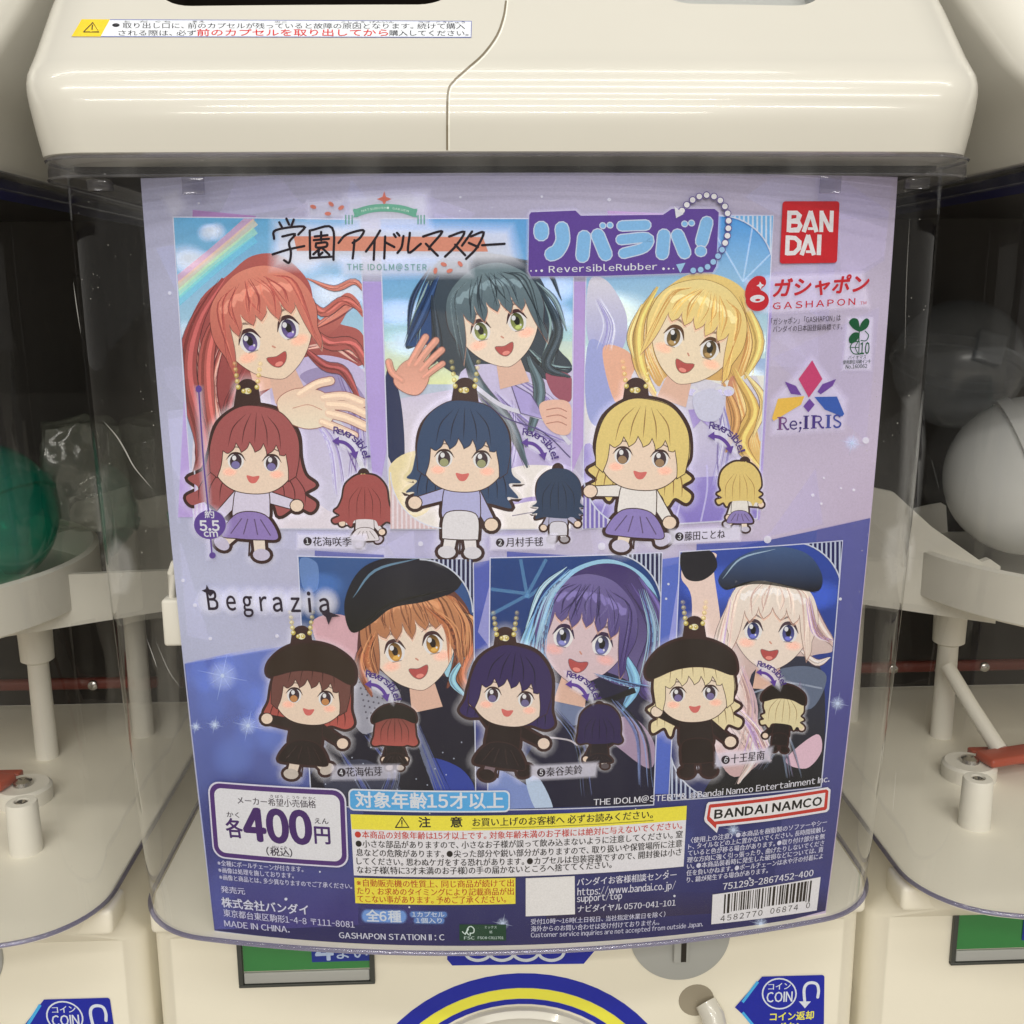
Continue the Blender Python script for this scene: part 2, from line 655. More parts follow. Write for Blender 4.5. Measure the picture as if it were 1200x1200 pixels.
class Art:
    def __init__(self, name, parent, base, mp=PM, mat='paper'):
        self.name, self.parent, self.lev, self.mp, self.mat = name, parent, base, mp, mat
        self.V, self.F, self.C = [], [], []          # to be cut on the grid
        self.TV, self.TF, self.TC = [], [], []       # small lettering, left whole
        self.clip = None
        self.hold = False           # marks that never overlap share one layer

    def up(self):
        if not self.hold:
            self.lev += STEP
        return self.lev

    # raw triangles in px with per-vertex rgba
    def _tri(self, px, faces, cols):
        lev = self.up()
        if self.clip is not None:
            nv, nf, nc = [], [], []
            for f in faces:
                poly = [(px[i][0], px[i][1], *cols[i]) for i in f]
                for a, b in zip(self.clip, self.clip[1:] + self.clip[:1]):
                    o = []
                    for p, q in zip(poly, poly[1:] + poly[:1]):
                        sp = (b[0] - a[0]) * (p[1] - a[1]) - (b[1] - a[1]) * (p[0] - a[0])
                        sq = (b[0] - a[0]) * (q[1] - a[1]) - (b[1] - a[1]) * (q[0] - a[0])
                        if sp >= 0:
                            o.append(p)
                        if (sp >= 0) != (sq >= 0):
                            t = sp / (sp - sq)
                            o.append(tuple(x + (y - x) * t for x, y in zip(p, q)))
                    poly = o
                    if len(poly) < 3:
                        break
                if len(poly) >= 3:
                    k = len(nv)
                    nv += [p[:2] for p in poly]
                    nc += [p[2:] for p in poly]
                    nf.append(tuple(range(k, k + len(poly))))
            px, faces, cols = nv, nf, nc
            if not nv:
                return
        st = self.mp.to(np.array(px))
        k = len(self.V)
        self.V += [(s, t, lev) for s, t in st]
        self.C += list(cols)
        self.F += [tuple(i + k for i in f) for f in faces]

    def poly(self, pts, col, a=1.0, col2=None, a2=None, axis=(0, 1)):
        """filled outline; col2 makes a printed blend along an axis"""
        pts = [(float(p[0]), float(p[1])) for p in pts]
        tris = tessellate_polygon([[Vector((p[0], p[1], 0)) for p in pts]])
        c1 = ink(col)
        if col2 is None and a2 is None:
            cols = [(*c1, a)] * len(pts)
        else:
            c2 = ink(col2 or col)
            a2 = a if a2 is None else a2
            pr = [p[0] * axis[0] + p[1] * axis[1] for p in pts]
            lo, hi = min(pr), max(pr)
            cols = []
            for v in pr:
                t = (v - lo) / max(hi - lo, 1e-6)
                cols.append((*[x + (y - x) * t for x, y in zip(c1, c2)], a + (a2 - a) * t))
        self._tri(pts, tris, cols)

    def blob(self, pts, col, a=1.0, **k):
        self.poly(smooth_closed(pts), col, a, **k)

    def ell(self, cx, cy, rx, ry, col, a=1.0, rot=0, n=28, **k):
        self.poly(ell_pts(cx, cy, rx, ry, rot, n), col, a, **k)

    def soft(self, pts, col, a, g, a_in=None):
        """outline with a feathered edge g px wide"""
        pts = [tuple(p) for p in pts]
        n = len(pts)
        out = grow(pts, g)
        c = ink(col)
        tris = [tuple(t) for t in tessellate_polygon([[Vector((p[0], p[1], 0)) for p in pts]])]
        mid = grow(pts, g * 0.45)
        V = pts + mid + out
        C = [(*c, a)] * n + [(*c, a * 0.45)] * n + [(*c, 0.0)] * n
        Fs = tris
        for r in (0, n):
            for i in range(n):
                j = (i + 1) % n
                Fs.append((r + i, r + j, r + n + j))
                Fs.append((r + i, r + n + j, r + n + i))
        self._tri(V, Fs, C)

    def softell(self, cx, cy, rx, ry, col, a=1.0, rot=0):
        """puff: opaque in the middle, fading out to its edge"""
        n = 24
        rings = [(0.35, a), (0.65, a * 0.6), (0.85, a * 0.2), (1.0, 0)]
        V, C = [(cx, cy)], [(*ink(col), a)]
        for k, al in rings:
            V += ell_pts(cx, cy, rx * k, ry * k, rot, n)
            C += [(*ink(col), al)] * n
        Fs = [(0, 1 + i, 1 + (i + 1) % n) for i in range(n)]
        for r in range(len(rings) - 1):
            for i in range(n):
                j = (i + 1) % n
                A, B = 1 + r * n, 1 + (r + 1) * n
                Fs += [(A + i, A + j, B + j), (A + i, B + j, B + i)]
        self._tri(V, Fs, C)

    def line(self, pts, wd, col, a=1.0, smooth=False, taper=None, cap=True):
        """pen stroke; taper=(w0,w1) scales the ends"""
        if smooth:
            pts = smooth_open(pts, 5)
        P = np.array(pts, float)
        n = len(P)
        t = np.zeros_like(P)
        t[1:-1] = P[2:] - P[:-2]
        t[0] = P[1] - P[0]
        t[-1] = P[-1] - P[-2]
        t /= np.maximum(np.linalg.norm(t, axis=1, keepdims=True), 1e-6)
        nn = np.stack([-t[:, 1], t[:, 0]], 1)
        if taper == 'both':
            ws = np.sin(np.linspace(0.12, math.pi - 0.12, n))
        elif taper:
            ws = np.linspace(taper[0], taper[1], n)
        else:
            ws = np.ones(n)
            for i in range(1, n - 1):      # keep the width through corners
                a1 = P[i] - P[i - 1]
                c = abs(np.dot(a1 / max(np.linalg.norm(a1), 1e-6), t[i]))
                ws[i] = 1 / max(c, 0.6)
        h = (wd / 2 * ws)[:, None]
        Lp, Rp = P + nn * h, P - nn * h
        V = [tuple(p) for p in Lp] + [tuple(p) for p in Rp]
        Fs = []
        for i in range(n - 1):
            Fs += [(i, i + 1, n + i + 1), (i, n + i + 1, n + i)]
        if cap and not taper:
            for end, sgn in ((0, -1), (n - 1, 1)):
                k = len(V)
                a0 = math.atan2(t[end][1], t[end][0]) * 1.0
                seg = []
                for j in range(1, 5):
                    an = a0 - math.pi / 2 + math.pi * j / 5 if sgn > 0 else a0 + math.pi / 2 + math.pi * j / 5
                    seg.append((P[end][0] + math.cos(an) * wd / 2, P[end][1] + math.sin(an) * wd / 2))
                V += seg
                ids = [n + end] + [k + j for j in range(4)] + [end] if sgn > 0 else [end] + [k + j for j in range(4)] + [n + end]
                for j in range(1, len(ids) - 1):
                    Fs.append((ids[0], ids[j], ids[j + 1]))
        self._tri(V, Fs, [(*ink(col), a)] * len(V))

    def quad_pts(self, q, r=0.0, n=6, inset=0.0):
        """rounded rectangle mapped into the four corners q (TL,TR,BR,BL); r and inset in px"""
        q = [np.array(p, float) for p in q]
        W = (np.linalg.norm(q[1] - q[0]) + np.linalg.norm(q[2] - q[3])) / 2
        H = (np.linalg.norm(q[3] - q[0]) + np.linalg.norm(q[2] - q[1])) / 2
        pts = []
        i0 = inset
        x0, x1, y0, y1 = i0, W - i0, i0, H - i0
        if r <= 0:
            pts = [(x0, y0), (x1, y0), (x1, y1), (x0, y1)]
        else:
            for cx, cy, a0 in ((x0 + r, y0 + r, 180), (x1 - r, y0 + r, 270), (x1 - r, y1 - r, 0), (x0 + r, y1 - r, 90)):
                for k in range(n + 1):
                    a = math.radians(a0 + 90 * k / n)
                    pts.append((cx + r * math.cos(a), cy + r * math.sin(a)))
        out = []
        for x, y in pts:
            u, v = x / W, y / H
            out.append(tuple((q[0] * (1 - u) + q[1] * u) * (1 - v) + (q[3] * (1 - u) + q[2] * u) * v))
        return out

    def rrect(self, q, r, col, a=1.0, inset=0.0, **k):
        """q's edges run straight on the sheet (not in the picture)"""
        pts = self.quad_pts(q, r, inset=inset)
        st = self.mp.to(np.array(q))
        # bilinear in sheet space so that long edges follow the bend
        Q = [np.array(p, float) for p in q]
        W = (np.linalg.norm(Q[1] - Q[0]) + np.linalg.norm(Q[2] - Q[3])) / 2
        H = (np.linalg.norm(Q[3] - Q[0]) + np.linalg.norm(Q[2] - Q[1])) / 2
        loc = self.quad_pts([(0, 0), (W, 0), (W, H), (0, H)], r, inset=inset)
        out = []
        for x, y in loc:
            u, v = x / W, y / H
            out.append((st[0] * (1 - u) + st[1] * u) * (1 - v) + (st[3] * (1 - u) + st[2] * u) * v)
        lev = self.up()
        kk = len(self.V)
        self.V += [(p[0], p[1], lev) for p in out]
        self.C += [(*ink(col), a)] * len(out)
        self.F.append(tuple(range(kk, kk + len(out))))

    def text(self, s, p0, p1, h, col, bold=0.0, space=1.0, a=1.0, shear=0.0, res=2, halo=None):
        heavy = bold * 0.45 if bold > 0.022 else 0.0      # heavy faces: the glyph printed again, nudged all round
        V, Fs = glyphs(s, 0.0, space, 5 if h > 15 else res)
        if not len(V):
            return
        if halo:
            hc, hg, ha = halo
            d = np.array(p1, float) - np.array(p0, float)
            L = np.linalg.norm(d)
            u = d / L
            nrm = np.array([u[1], -u[0]])
            A, B = np.array(p0), np.array(p1)
            pts = []
            r = h * 0.5
            for k in range(9):
                an = math.pi / 2 + math.pi * k / 8
                pts.append(A + nrm * r + u * (math.cos(an) * r * 0.7) + nrm * (math.sin(an) * r * 0.9))
            for k in range(9):
                an = -math.pi / 2 + math.pi * k / 8
                pts.append(B + nrm * r + u * (math.cos(an) * r * 0.7) + nrm * (math.sin(an) * r * 0.9))
            self.soft([tuple(p) for p in pts], hc, ha, hg)
        ref = glyphs('国' if is_cjk(s) else 'H')[0]
        y0, y1 = ref[:, 1].min(), ref[:, 1].max()
        x0, x1 = V[:, 0].min(), V[:, 0].max()
        st = self.mp.to(np.array([p0, p1, ((p0[0] + p1[0]) / 2, (p0[1] + p1[1]) / 2), ((p0[0] + p1[0]) / 2, (p0[1] + p1[1]) / 2 - h)]))
        d = st[1] - st[0]
        L = np.linalg.norm(d)
        u = d / L
        up = np.array([u[1], -u[0]])
        hh = np.linalg.norm(st[3] - st[2])
        X = (V[:, 0] - x0) / (x1 - x0) * L
        Y = (V[:, 1] - y0) / (y1 - y0) * hh
        P = st[0][None, :] + (X + shear * Y)[:, None] * u[None, :] + Y[:, None] * up[None, :]
        big = h > 14
        TV, TF, TC = (self.V, self.F, self.C) if big else (self.TV, self.TF, self.TC)
        nud = [(0.0, 0.0)]
        if heavy:
            em = hh / (y1 - y0)
            nud += [(math.cos(q * math.pi / 4) * heavy * em, math.sin(q * math.pi / 4) * heavy * em) for q in range(8)]
        elif bold > 0.003:
            em = hh / (y1 - y0)
            nud = [(-bold * em * 0.8 * u[0], -bold * em * 0.8 * u[1]), (bold * em * 0.8 * u[0], bold * em * 0.8 * u[1])]
        for dx, dy in nud:
            lev = self.up()
            k = len(TV)
            TV += [(p[0] + dx, p[1] + dy, lev) for p in P]
            TC += [(*ink(col), a)] * len(P)
            TF += [tuple(i + k for i in f) for f in Fs]

    def arctext(self, s, c, r, a0, a1, h, col, bold=0.0):
        """letters standing on an arc, angles in degrees, 0 = right, -90 = up"""
        n = len(s)
        for i, ch in enumerate(s):
            a = math.radians(a0 + (a1 - a0) * (i + 0.5) / n)
            wd = h * (0.32 if ch in 'il!' else 0.72)
            ux, uy = -math.sin(a), math.cos(a)
            x, y = c[0] + r * math.cos(a), c[1] + r * math.sin(a)
            hh = h * (1.0 if ch in 'Rbl!i' else 1.0)
            self.text(ch, (x - ux * wd / 2, y - uy * wd / 2), (x + ux * wd / 2, y + uy * wd / 2), hh, col, bold)

    def build(self):
        bm = bmesh.new()
        lay = bm.verts.layers.float_color.new('ink')
        vs = []
        for v, c in zip(self.V, self.C):
            b = bm.verts.new(v)
            b[lay] = c
            vs.append(b)
        for f in self.F:
            try:
                bm.faces.new([vs[i] for i in f])
            except ValueError:
                pass
        if self.mp.cut and self.V:
            A = np.array(self.V)
            for ax, g in enumerate(self.mp.grid):
                lo, hi = A[:, ax].min(), A[:, ax].max()
                k = math.ceil(lo / g + 1e-6)
                no = (1, 0, 0) if ax == 0 else (0, 1, 0)
                while k * g < hi - 1e-7:
                    co = (k * g, 0, 0) if ax == 0 else (0, k * g, 0)
                    bmesh.ops.bisect_plane(bm, geom=bm.verts[:] + bm.edges[:] + bm.faces[:], dist=1e-8, plane_co=co, plane_no=no)
                    k += 1
        ts = []
        for v, c in zip(self.TV, self.TC):
            b = bm.verts.new(v)
            b[lay] = c
            ts.append(b)
        for f in self.TF:
            try:
                bm.faces.new([ts[i] for i in f])
            except ValueError:
                pass
        vv = list(bm.verts)
        if vv:
            A = np.array([v.co[:] for v in vv])
            Pz = self.mp.xyz(A[:, :2], A[:, 2])
            off = np.array(self.parent_origin()) if self.parent else np.zeros(3)
            for v, p in zip(vv, Pz - off):
                v.co = p
        me = bpy.data.meshes.new(self.name)
        bm.to_mesh(me)
        bm.free()
        me.materials.append(M[self.mat])
        return link(bpy.data.objects.new(self.name, me), self.parent)

    def parent_origin(self):
        o, p = Vector((0, 0, 0)), self.parent
        while p:
            o = o + p.location
            p = p.parent
        return o
# ------------------------------------------------------------------ the counter the machines stand on
bm = bmesh.new()
bmesh.ops.create_grid(bm, x_segments=2, y_segments=2, size=6)
fl = mesh_obj('counter', bm, M['floor'])
fl['kind'] = 'structure'

# ------------------------------------------------------------------ capsule machine
MX, PITCH_M = -0.0035, 0.332
YB = 0.084                       # depth of the lower front panel
ZB = Z0 - H_P - 0.0006            # lower edge of the clear cover


def cover_y(t):
    return -0.0046 + K_P * t * t


def build_machine():
    root = empty('capsule_machine', (MX, 0, 0))
    # lower body: upright front panel with rounded upright edges, then a haunch that carries the cover
    o0 = outline(0.1640, YB, 200, 0.1545, 0.30)
    o1 = outline(0.1640, YB, 200, 0.1545, 0.30)
    oc = outline(0.1500, cover_y(H_P) + 0.0140, R_P, 0.126, 0.30)
    bm = loft([(o0, 0.0), (o1, ZB - 0.030), (oc, ZB - 0.0030), (oc, ZB - 0.0016)], cap_bottom=True, cap_top=True, back=True)
    body = mesh_obj('body', bm, M['shell_matte'], root)
    # slab under the capsules
    pl = outline(0.1560, cover_y(H_P) + 0.0012, R_P, 0.128, 0.295)
    mesh_obj('base_plate', loft([(pl, ZB - 0.0016), (pl, ZB + 0.0006)], cap_bottom=True, cap_top=True, back=True), M['plate'], root)
    mesh_obj('back_panel', box_bm(-0.158, 0.158, 0.2955, 0.300, ZB + 0.0006, Z0 + 0.004), M['dark'], root)
    mesh_obj('ceiling_plate', box_bm(-0.150, 0.150, 0.030, 0.2950, Z0 + 0.0035, Z0 + 0.0055), M['dark'], root)
    # clear cover
    lv = []
    for i in range(15):
        t = -0.0055 + (H_P + 0.0065) * i / 14
        lv.append((outline(0.1570, cover_y(max(t, 0)), R_P, 0.128, 0.295, n=40), Z0 - t))
    cov = mesh_obj('clear_cover', loft(lv), M['cover'], root)
    rp = [(x, y, ZB + 0.0008) for x, y in outline(0.1578, cover_y(H_P) - 0.0006, R_P, 0.128, 0.295, n=40)]
    mesh_obj('rim', tube_bm(rp, 0.0010, 10), M['rim'], cov)
    for sx in (-1, 1):
        bm = box_bm(sx * 0.1355 - 0.0035, sx * 0.1355 + 0.0035, 0.008, 0.014, Z0 - 0.0045, Z0 - 0.0008, 0.0006)
        mesh_obj('catch', bm, M['collar'], cov)
        bm = box_bm(sx * 0.104 - 0.0036, sx * 0.104 + 0.0036, 0.0045, 0.0052, Z0 - 0.0062, Z0 - 0.0005, 0.0003)
        mesh_obj('card_tab', bm, M['collar'], cov)
    # clear collar under the lid
    c0 = outline(0.1526, -0.0061, 4.0, 0.1330, 0.296, n=40)
    c1 = outline(0.1530, -0.0066, 4.0, 0.1330, 0.296, n=40)
    col = mesh_obj('collar', loft([(c0, Z0 - 0.0012), (c1, Z0 + 0.0050)]), M['collar'], root)
    for z, o in ((Z0 - 0.0012, c0), (Z0 + 0.0046, c1)):
        mesh_obj('edge_bead', tube_bm([(x, y, z) for x, y in o], 0.0005, 6), M['collar'], col)
    # screws, pegs, posts and the feed arm on the base plate
    zf = ZB + 0.0006
    for sx in (-1, 1):
        bm = lathe_bm([(0.0001, 0), (0.0075, 0), (0.0070, 0.024), (0.0066, 0.0248), (0.0034, 0.0250), (0.0034, 0.0225), (0.0001, 0.0225)], (sx * 0.1045, 0.112, zf), 28)
        pg = mesh_obj('peg', bm, M['nylon'], root)
        mesh_obj('screw', lathe_bm([(0.0033, 0.0), (0.0031, 0.0016), (0.002, 0.0022), (0.0001, 0.0010)], (sx * 0.1045, 0.112, zf + 0.0226), 18), M['metal'], pg)
        bm = lathe_bm([(0.0001, 0), (0.014, 0), (0.014, 0.007), (0.0125, 0.0085), (0.0001, 0.0085)], (sx * 0.083, 0.164, zf), 30)
        dk = mesh_obj('boss', bm, M['nylon'], root)
        mesh_obj('screw', lathe_bm([(0.005, 0.0), (0.0046, 0.002), (0.002, 0.0032), (0.0001, 0.0022)], (sx * 0.083, 0.164, zf + 0.0086), 18), M['metal'], dk)
        bm = lathe_bm([(0.0062, 0), (0.0056, 0.056), (0.0088, 0.058), (0.0092, 0.080), (0.0086, 0.088), (0.0001, 0.088)], (sx * 0.0745, 0.217, zf), 30)
        mesh_obj('post', bm, M['nylon'], root)
        bm = lathe_bm([(0.0062, 0), (0.0060, 0.075)], (sx * 0.120, 0.245, zf), 20)
        mesh_obj('post', bm, M['nylon'], root)
        bm = box_bm(-0.034, 0.034, -0.007, 0.007, 0.009, 0.014, 0.002)
        bmesh.ops.transform(bm, matrix=Matrix.Translation((sx * 0.045, 0.168, zf)) @ Matrix.Rotation(-0.25 * sx, 4, 'Z'), verts=bm.verts)
        box_bm(sx * 0.058 - 0.018, sx * 0.058 + 0.018, 0.176, 0.182, zf + 0.0, zf + 0.0089, 0.001, bm)
        mesh_obj('feed_bracket', bm, M['red'], root)
        if sx < 0:
            bm = tube_bm([(-0.064, 0.170, zf + 0.012), (-0.072, 0.190, zf + 0.030), (-0.080, 0.205, zf + 0.048)], [0.0045, 0.0042, 0.004], 10)
            mesh_obj('link_arm', bm, M['nylon'], root)
    bm = box_bm(-0.125, 0.125, 0.262, 0.268, zf + 0.022, zf + 0.0285, 0.002)
    pd = mesh_obj('paddle', bm, M['dullred'], root)
    for k in range(9):
        x = -0.116 + k * 0.029
        mesh_obj('screw', lathe_bm([(0.0032, 0.0), (0.0028, 0.0016), (0.0014, 0.0024), (0.0001, 0.0024)], (x, 0.262, zf + 0.0252), 14, (0, -1, 0)), M['metal'], pd)
    # bowl the capsules lie in, with a web to each side wall
    zt = Z0 - 0.172
    bm = lathe_bm([(0.0001, -0.020), (0.108, -0.022), (0.112, -0.0245), (0.1145, -0.0230), (0.1145, 0.0), (0.1120, 0.0012), (0.1105, -0.001), (0.1095, -0.018), (0.0001, -0.017)], (0, 0.195, zt), 80)
    bowl = mesh_obj('bowl', bm, M['nylon'], root)
    for sx, prof in ((1, [(0.083, 0.002), (0.086, 0.004), (0.088, 0.000), (0.120, -0.006), (0.154, -0.012), (0.154, -0.034), (0.083, -0.030)]),
                     (-1, [(0.083, -0.002), (0.087, 0.001), (0.090, -0.001), (0.110, 0.014), (0.126, 0.030), (0.154, 0.034), (0.154, -0.034), (0.083, -0.032)])):
        bm = bmesh.new()
        vs0 = [bm.verts.new((sx * x, 0.150 + (x - 0.083) * 0.8, zt + z)) for x, z in prof]
        vs1 = [bm.verts.new((sx * x, 0.154 + (x - 0.083) * 0.8, zt + z)) for x, z in prof]
        bm.faces.new(vs0)
        bm.faces.new(vs1[::-1])
        for i in range(len(prof)):
            j = (i + 1) % len(prof)
            bm.faces.new((vs0[i], vs0[j], vs1[j], vs1[i]))
        bmesh.ops.recalc_face_normals(bm, faces=bm.faces[:])
        mesh_obj('side_web', bm, M['nylon'], bowl, smooth=False)
    # blocks under the cover that latch it to the body
    for sx in (-1, 1):
        bm = box_bm(min(sx * 0.131, sx * 0.158), max(sx * 0.131, sx * 0.158), 0.066, YB + 0.002, Z0 - 0.311, ZB - 0.004, 0.0025)
        mesh_obj('latch_block', bm, M['shell_matte'], root)
    # white hooks that grip the sheet
    for sx in (-1,):
        x = sx * 0.1262
        bm = box_bm(x - 0.0046, x + 0.0046, 0.0260, 0.034, Z0 - 0.166, Z0 - 0.148, 0.0012)
        bm = tube_bm([(x + 0.001 * sx, 0.030, Z0 - 0.149), (x + 0.001 * sx, 0.030, Z0 - 0.139), (x - 0.0005 * sx, 0.030, Z0 - 0.1352), (x - 0.003 * sx, 0.030, Z0 - 0.1340), (x - 0.006 * sx, 0.030, Z0 - 0.1352)], 0.0016, 10, bm=bm)
        mesh_obj('sheet_hook', bm, M['nylon'], root)
    # lid: upright apron, rounded edge, sloping top, with two openings
    L = [(0.0052, -0.0058, 0.1515), (0.0057, -0.0072, 0.1522), (0.0130, -0.0080, 0.1534), (0.0205, -0.0078, 0.1548), (0.0250, -0.0064, 0.1560), (0.0285, -0.0040, 0.1570), (0.0318, -0.0008, 0.1578), (0.0352, 0.0040, 0.1585), (0.0400, 0.0105, 0.1592), (0.0600, 0.0330, 0.1612), (0.1000, 0.0780, 0.1630)]
    lv = [(outline(hw, yf, 4.0, hw - 0.020 - max(0, z - 0.02) * 0.1, 0.296, n=40, nc=16), Z0 + z) for z, yf, hw in L]
    bm = loft(lv, cap_bottom=True, cap_top=True, back=True)
    bmesh.ops.translate(bm, verts=bm.verts[:], vec=(-0.0012, 0, 0))
    lid = mesh_obj('lid', bm, [M['shell'], M['dark'], M['grey']], root)

    def cut(x0, x1, y0, y1, z0, z1, mat, depth_slope):
        b = bmesh.new()
        n = 8
        r = 0.012
        pts = []
        for cx, cy, a0 in ((x0 + r, y0 + r, 180), (x1 - r, y0 + r, 270), (x1 - r, y1 - r, 0), (x0 + r, y1 - r, 90)):
            for k in range(n + 1):
                a = math.radians(a0 + 90 * k / n)
                pts.append((cx + r * math.cos(a), cy + r * math.sin(a)))
        # the opening is drawn on the slope: local (x, v) with v up the slope
        def P(x, v, d):
            sl = Vector((0, 0.0225, 0.020)).normalized()
            nn = Vector((0, 0.020, -0.0225)).normalized()
            return Vector((x, 0.0105, Z0 + 0.040)) + sl * v + nn * d
        a = [b.verts.new(P(x, v, -0.03)) for x, v in pts]
        c = [b.verts.new(P(x, v, depth_slope)) for x, v in pts]
        b.faces.new(a[::-1])
        b.faces.new(c)
        for i in range(len(pts)):
            j = (i + 1) % len(pts)
            b.faces.new((a[i], a[j], c[j], c[i]))
        bmesh.ops.recalc_face_normals(b, faces=b.faces[:])
        me = bpy.data.meshes.new('cut')
        b.to_mesh(me)
        b.free()
        me.materials.append(M['shell'])
        me.materials.append(M['dark'])
        me.materials.append(M['grey'])
        for p in me.polygons:
            p.material_index = mat
        o = bpy.data.objects.new('cut', me)
        COL.objects.link(o)
        o.parent = root
        return o
    bm2 = bmesh.new()
    bm2.from_mesh(lid.data)
    bmesh.ops.recalc_face_normals(bm2, faces=bm2.faces[:])
    bm2.to_mesh(lid.data)
    bm2.free()
    cuts = [cut(-0.119, -0.0195, 0.0262, 0.075, 0, 0, 1, 0.035), cut(0.0505, 0.1085, 0.0280, 0.075, 0, 0, 2, 0.012)]
    for c in cuts:
        md = lid.modifiers.new('b', 'BOOLEAN')
        md.operation = 'DIFFERENCE'
        md.solver = 'EXACT'
        md.object = c
    dg = bpy.context.evaluated_depsgraph_get()
    dg.update()
    me = bpy.data.meshes.new_from_object(lid.evaluated_get(dg))
    lid.modifiers.clear()
    old = lid.data
    lid.data = me
    bpy.data.meshes.remove(old)
    for c in cuts:
        bpy.data.objects.remove(c)
    for p in me.polygons:
        p.use_smooth = True
    me.set_sharp_from_angle(angle=math.radians(35))
    return root, lid


machine, lid = build_machine()
bpy.context.view_layer.update()
_b = bmesh.new()
_b.from_mesh(lid.data)
bmesh.ops.translate(_b, verts=_b.verts[:], vec=(MX, 0, 0))
LIDMAP = CastMap(BVHTree.FromBMesh(_b))
_b.free()

# ---- printed and moulded details of the lower front panel
BODY = PlaneMap(YB)
INKB, INKW, INKY, INKC = (20, 40, 150), (225, 228, 235), (236, 226, 70), (70, 170, 225)


def front_disc(name, c, prof, mat, parent, n=64):
    """turned part facing forward; prof = (radius, distance out of the panel)"""
    return mesh_obj(name, lathe_bm(prof, (c[0] - MX, YB, c[1]), n, axis=(0, -1, 0)), mat, parent)


M['blue'] = new_mat('blue_print', ink(INKB), 0.3)
M['yellow'] = new_mat('yellow_print', ink(INKY), 0.3)
zc = Z0 - 0.4265
dial = empty('dial', (0, 0, 0))
dial.parent = machine
front_disc('outer_ring', (-0.0005, zc), [(0.0713, 0.0004), (0.0785, 0.0004), (0.0787, 0.0)], M['blue'], dial)
front_disc('yellow_ring', (-0.0005, zc), [(0.0657, 0.0004), (0.0711, 0.0004)], M['yellow'], dial)
front_disc('inner_ring', (-0.0005, zc), [(0.0628, 0.0004), (0.0655, 0.0004)], M['blue'], dial)
front_disc('knob', (-0.0005, zc), [(0.0615, 0.0), (0.0612, 0.003), (0.0585, 0.0048), (0.0560, 0.0035), (0.050, 0.004), (0.030, 0.010), (0.0001, 0.012)], M['shell'], dial)

# coin counter window
tl, br = at_y(277, 1092, YB), at_y(440, 1150, YB)
x0, x1, z1, z0 = tl.x - MX, br.x - MX, tl.z + 0.0015, br.z
bm = bmesh.new()
for a, b, c, d in ((x0, x1, z0, z0 + 0.0014), (x0, x1, z1 - 0.0014, z1), (x0, x0 + 0.0022, z0 + 0.0014, z1 - 0.0014), (x1 - 0.0022, x1, z0 + 0.0014, z1 - 0.0014)):
    box_bm(a, b, YB - 0.0022, YB + 0.001, c, d, 0.0004, bm)
win = mesh_obj('coin_counter', bm, M['darkgrey'], machine)
mesh_obj('window', box_bm(x0 + 0.0024, x1 - 0.0024, YB - 0.0006, YB - 0.0001, z0 + 0.0076, z1 - 0.0016), M['screen'], win)
bm = box_bm(x0 + 0.0024, x1 - 0.0024, YB - 0.0016, YB - 0.0001, z0 + 0.0016, z0 + 0.0072, 0.0006)
mesh_obj('ledge', bm, M['grey'], win)
A = Art('count_label', machine, 0.0010, BODY, 'decal')
A.rrect([(364, 1092), (436, 1090), (437, 1124), (366, 1126)], 0, (35, 50, 135))
A.text('4', (371, 1124), (391, 1123), 21, (190, 205, 235), 0.06)
A.text('まい', (395, 1122.5), (431, 1121.5), 14, (190, 205, 235), 0.035)
A.build()

# script badge half hidden behind the sheet
A = Art('badge', machine, 0.0003, BODY, 'decal')
A.poly([(525, 1095), (705, 1090), (700, 1110), (684, 1129), (530, 1131), (524, 1124)], INKB)
for cx in (560, 588, 616, 646):
    A.line([(cx - 17, 1110), (cx - 12, 1121), (cx, 1125), (cx + 12, 1121), (cx + 17, 1110)], 3.5, INKW, smooth=True)
A.line([(690, 1092), (680, 1112)], 3, INKC)
A.build()

# coin slot
c = at_y(797, 1092, YB)
sl = front_disc('coin_slot', (c.x, c.z - 0.001), [(0.0235, 0.0), (0.0232, 0.0012), (0.0215, 0.0018), (0.0001, 0.0018)], M['grey'], machine)
bm = box_bm(c.x - MX - 0.0035, c.x - MX + 0.0035, YB - 0.0045, YB - 0.0017, c.z - 0.0135, c.z + 0.014, 0.0005)
mesh_obj('slot_guide', bm, M['grey'], sl)
bm = box_bm(c.x - MX - 0.0002, c.x - MX + 0.0022, YB - 0.0048, YB - 0.0044, c.z - 0.0125, c.z + 0.013)
mesh_obj('slot_opening', bm, M['dark'], sl)

# coin return lever
h = at_y(816, 1172, YB)
lv = front_disc('return_lever_and_hole_shadow', (h.x, h.z), [(0.0001, 0.0003), (0.0082, 0.0003), (0.0084, 0.0)], M['hole_shadow'], machine, 28)  # flat dark disc paints the shaded hole behind the lever
e = at_y(842, 1222, YB - 0.012)
bm = tube_bm([(h.x - MX + 0.004, YB - 0.002, h.z), (h.x - MX + 0.0065, YB - 0.006, h.z - 0.004), (e.x - MX, e.y, e.z)], [0.0052, 0.0056, 0.0056], 14)
mesh_obj('lever_arm', bm, M['shell'], lv)

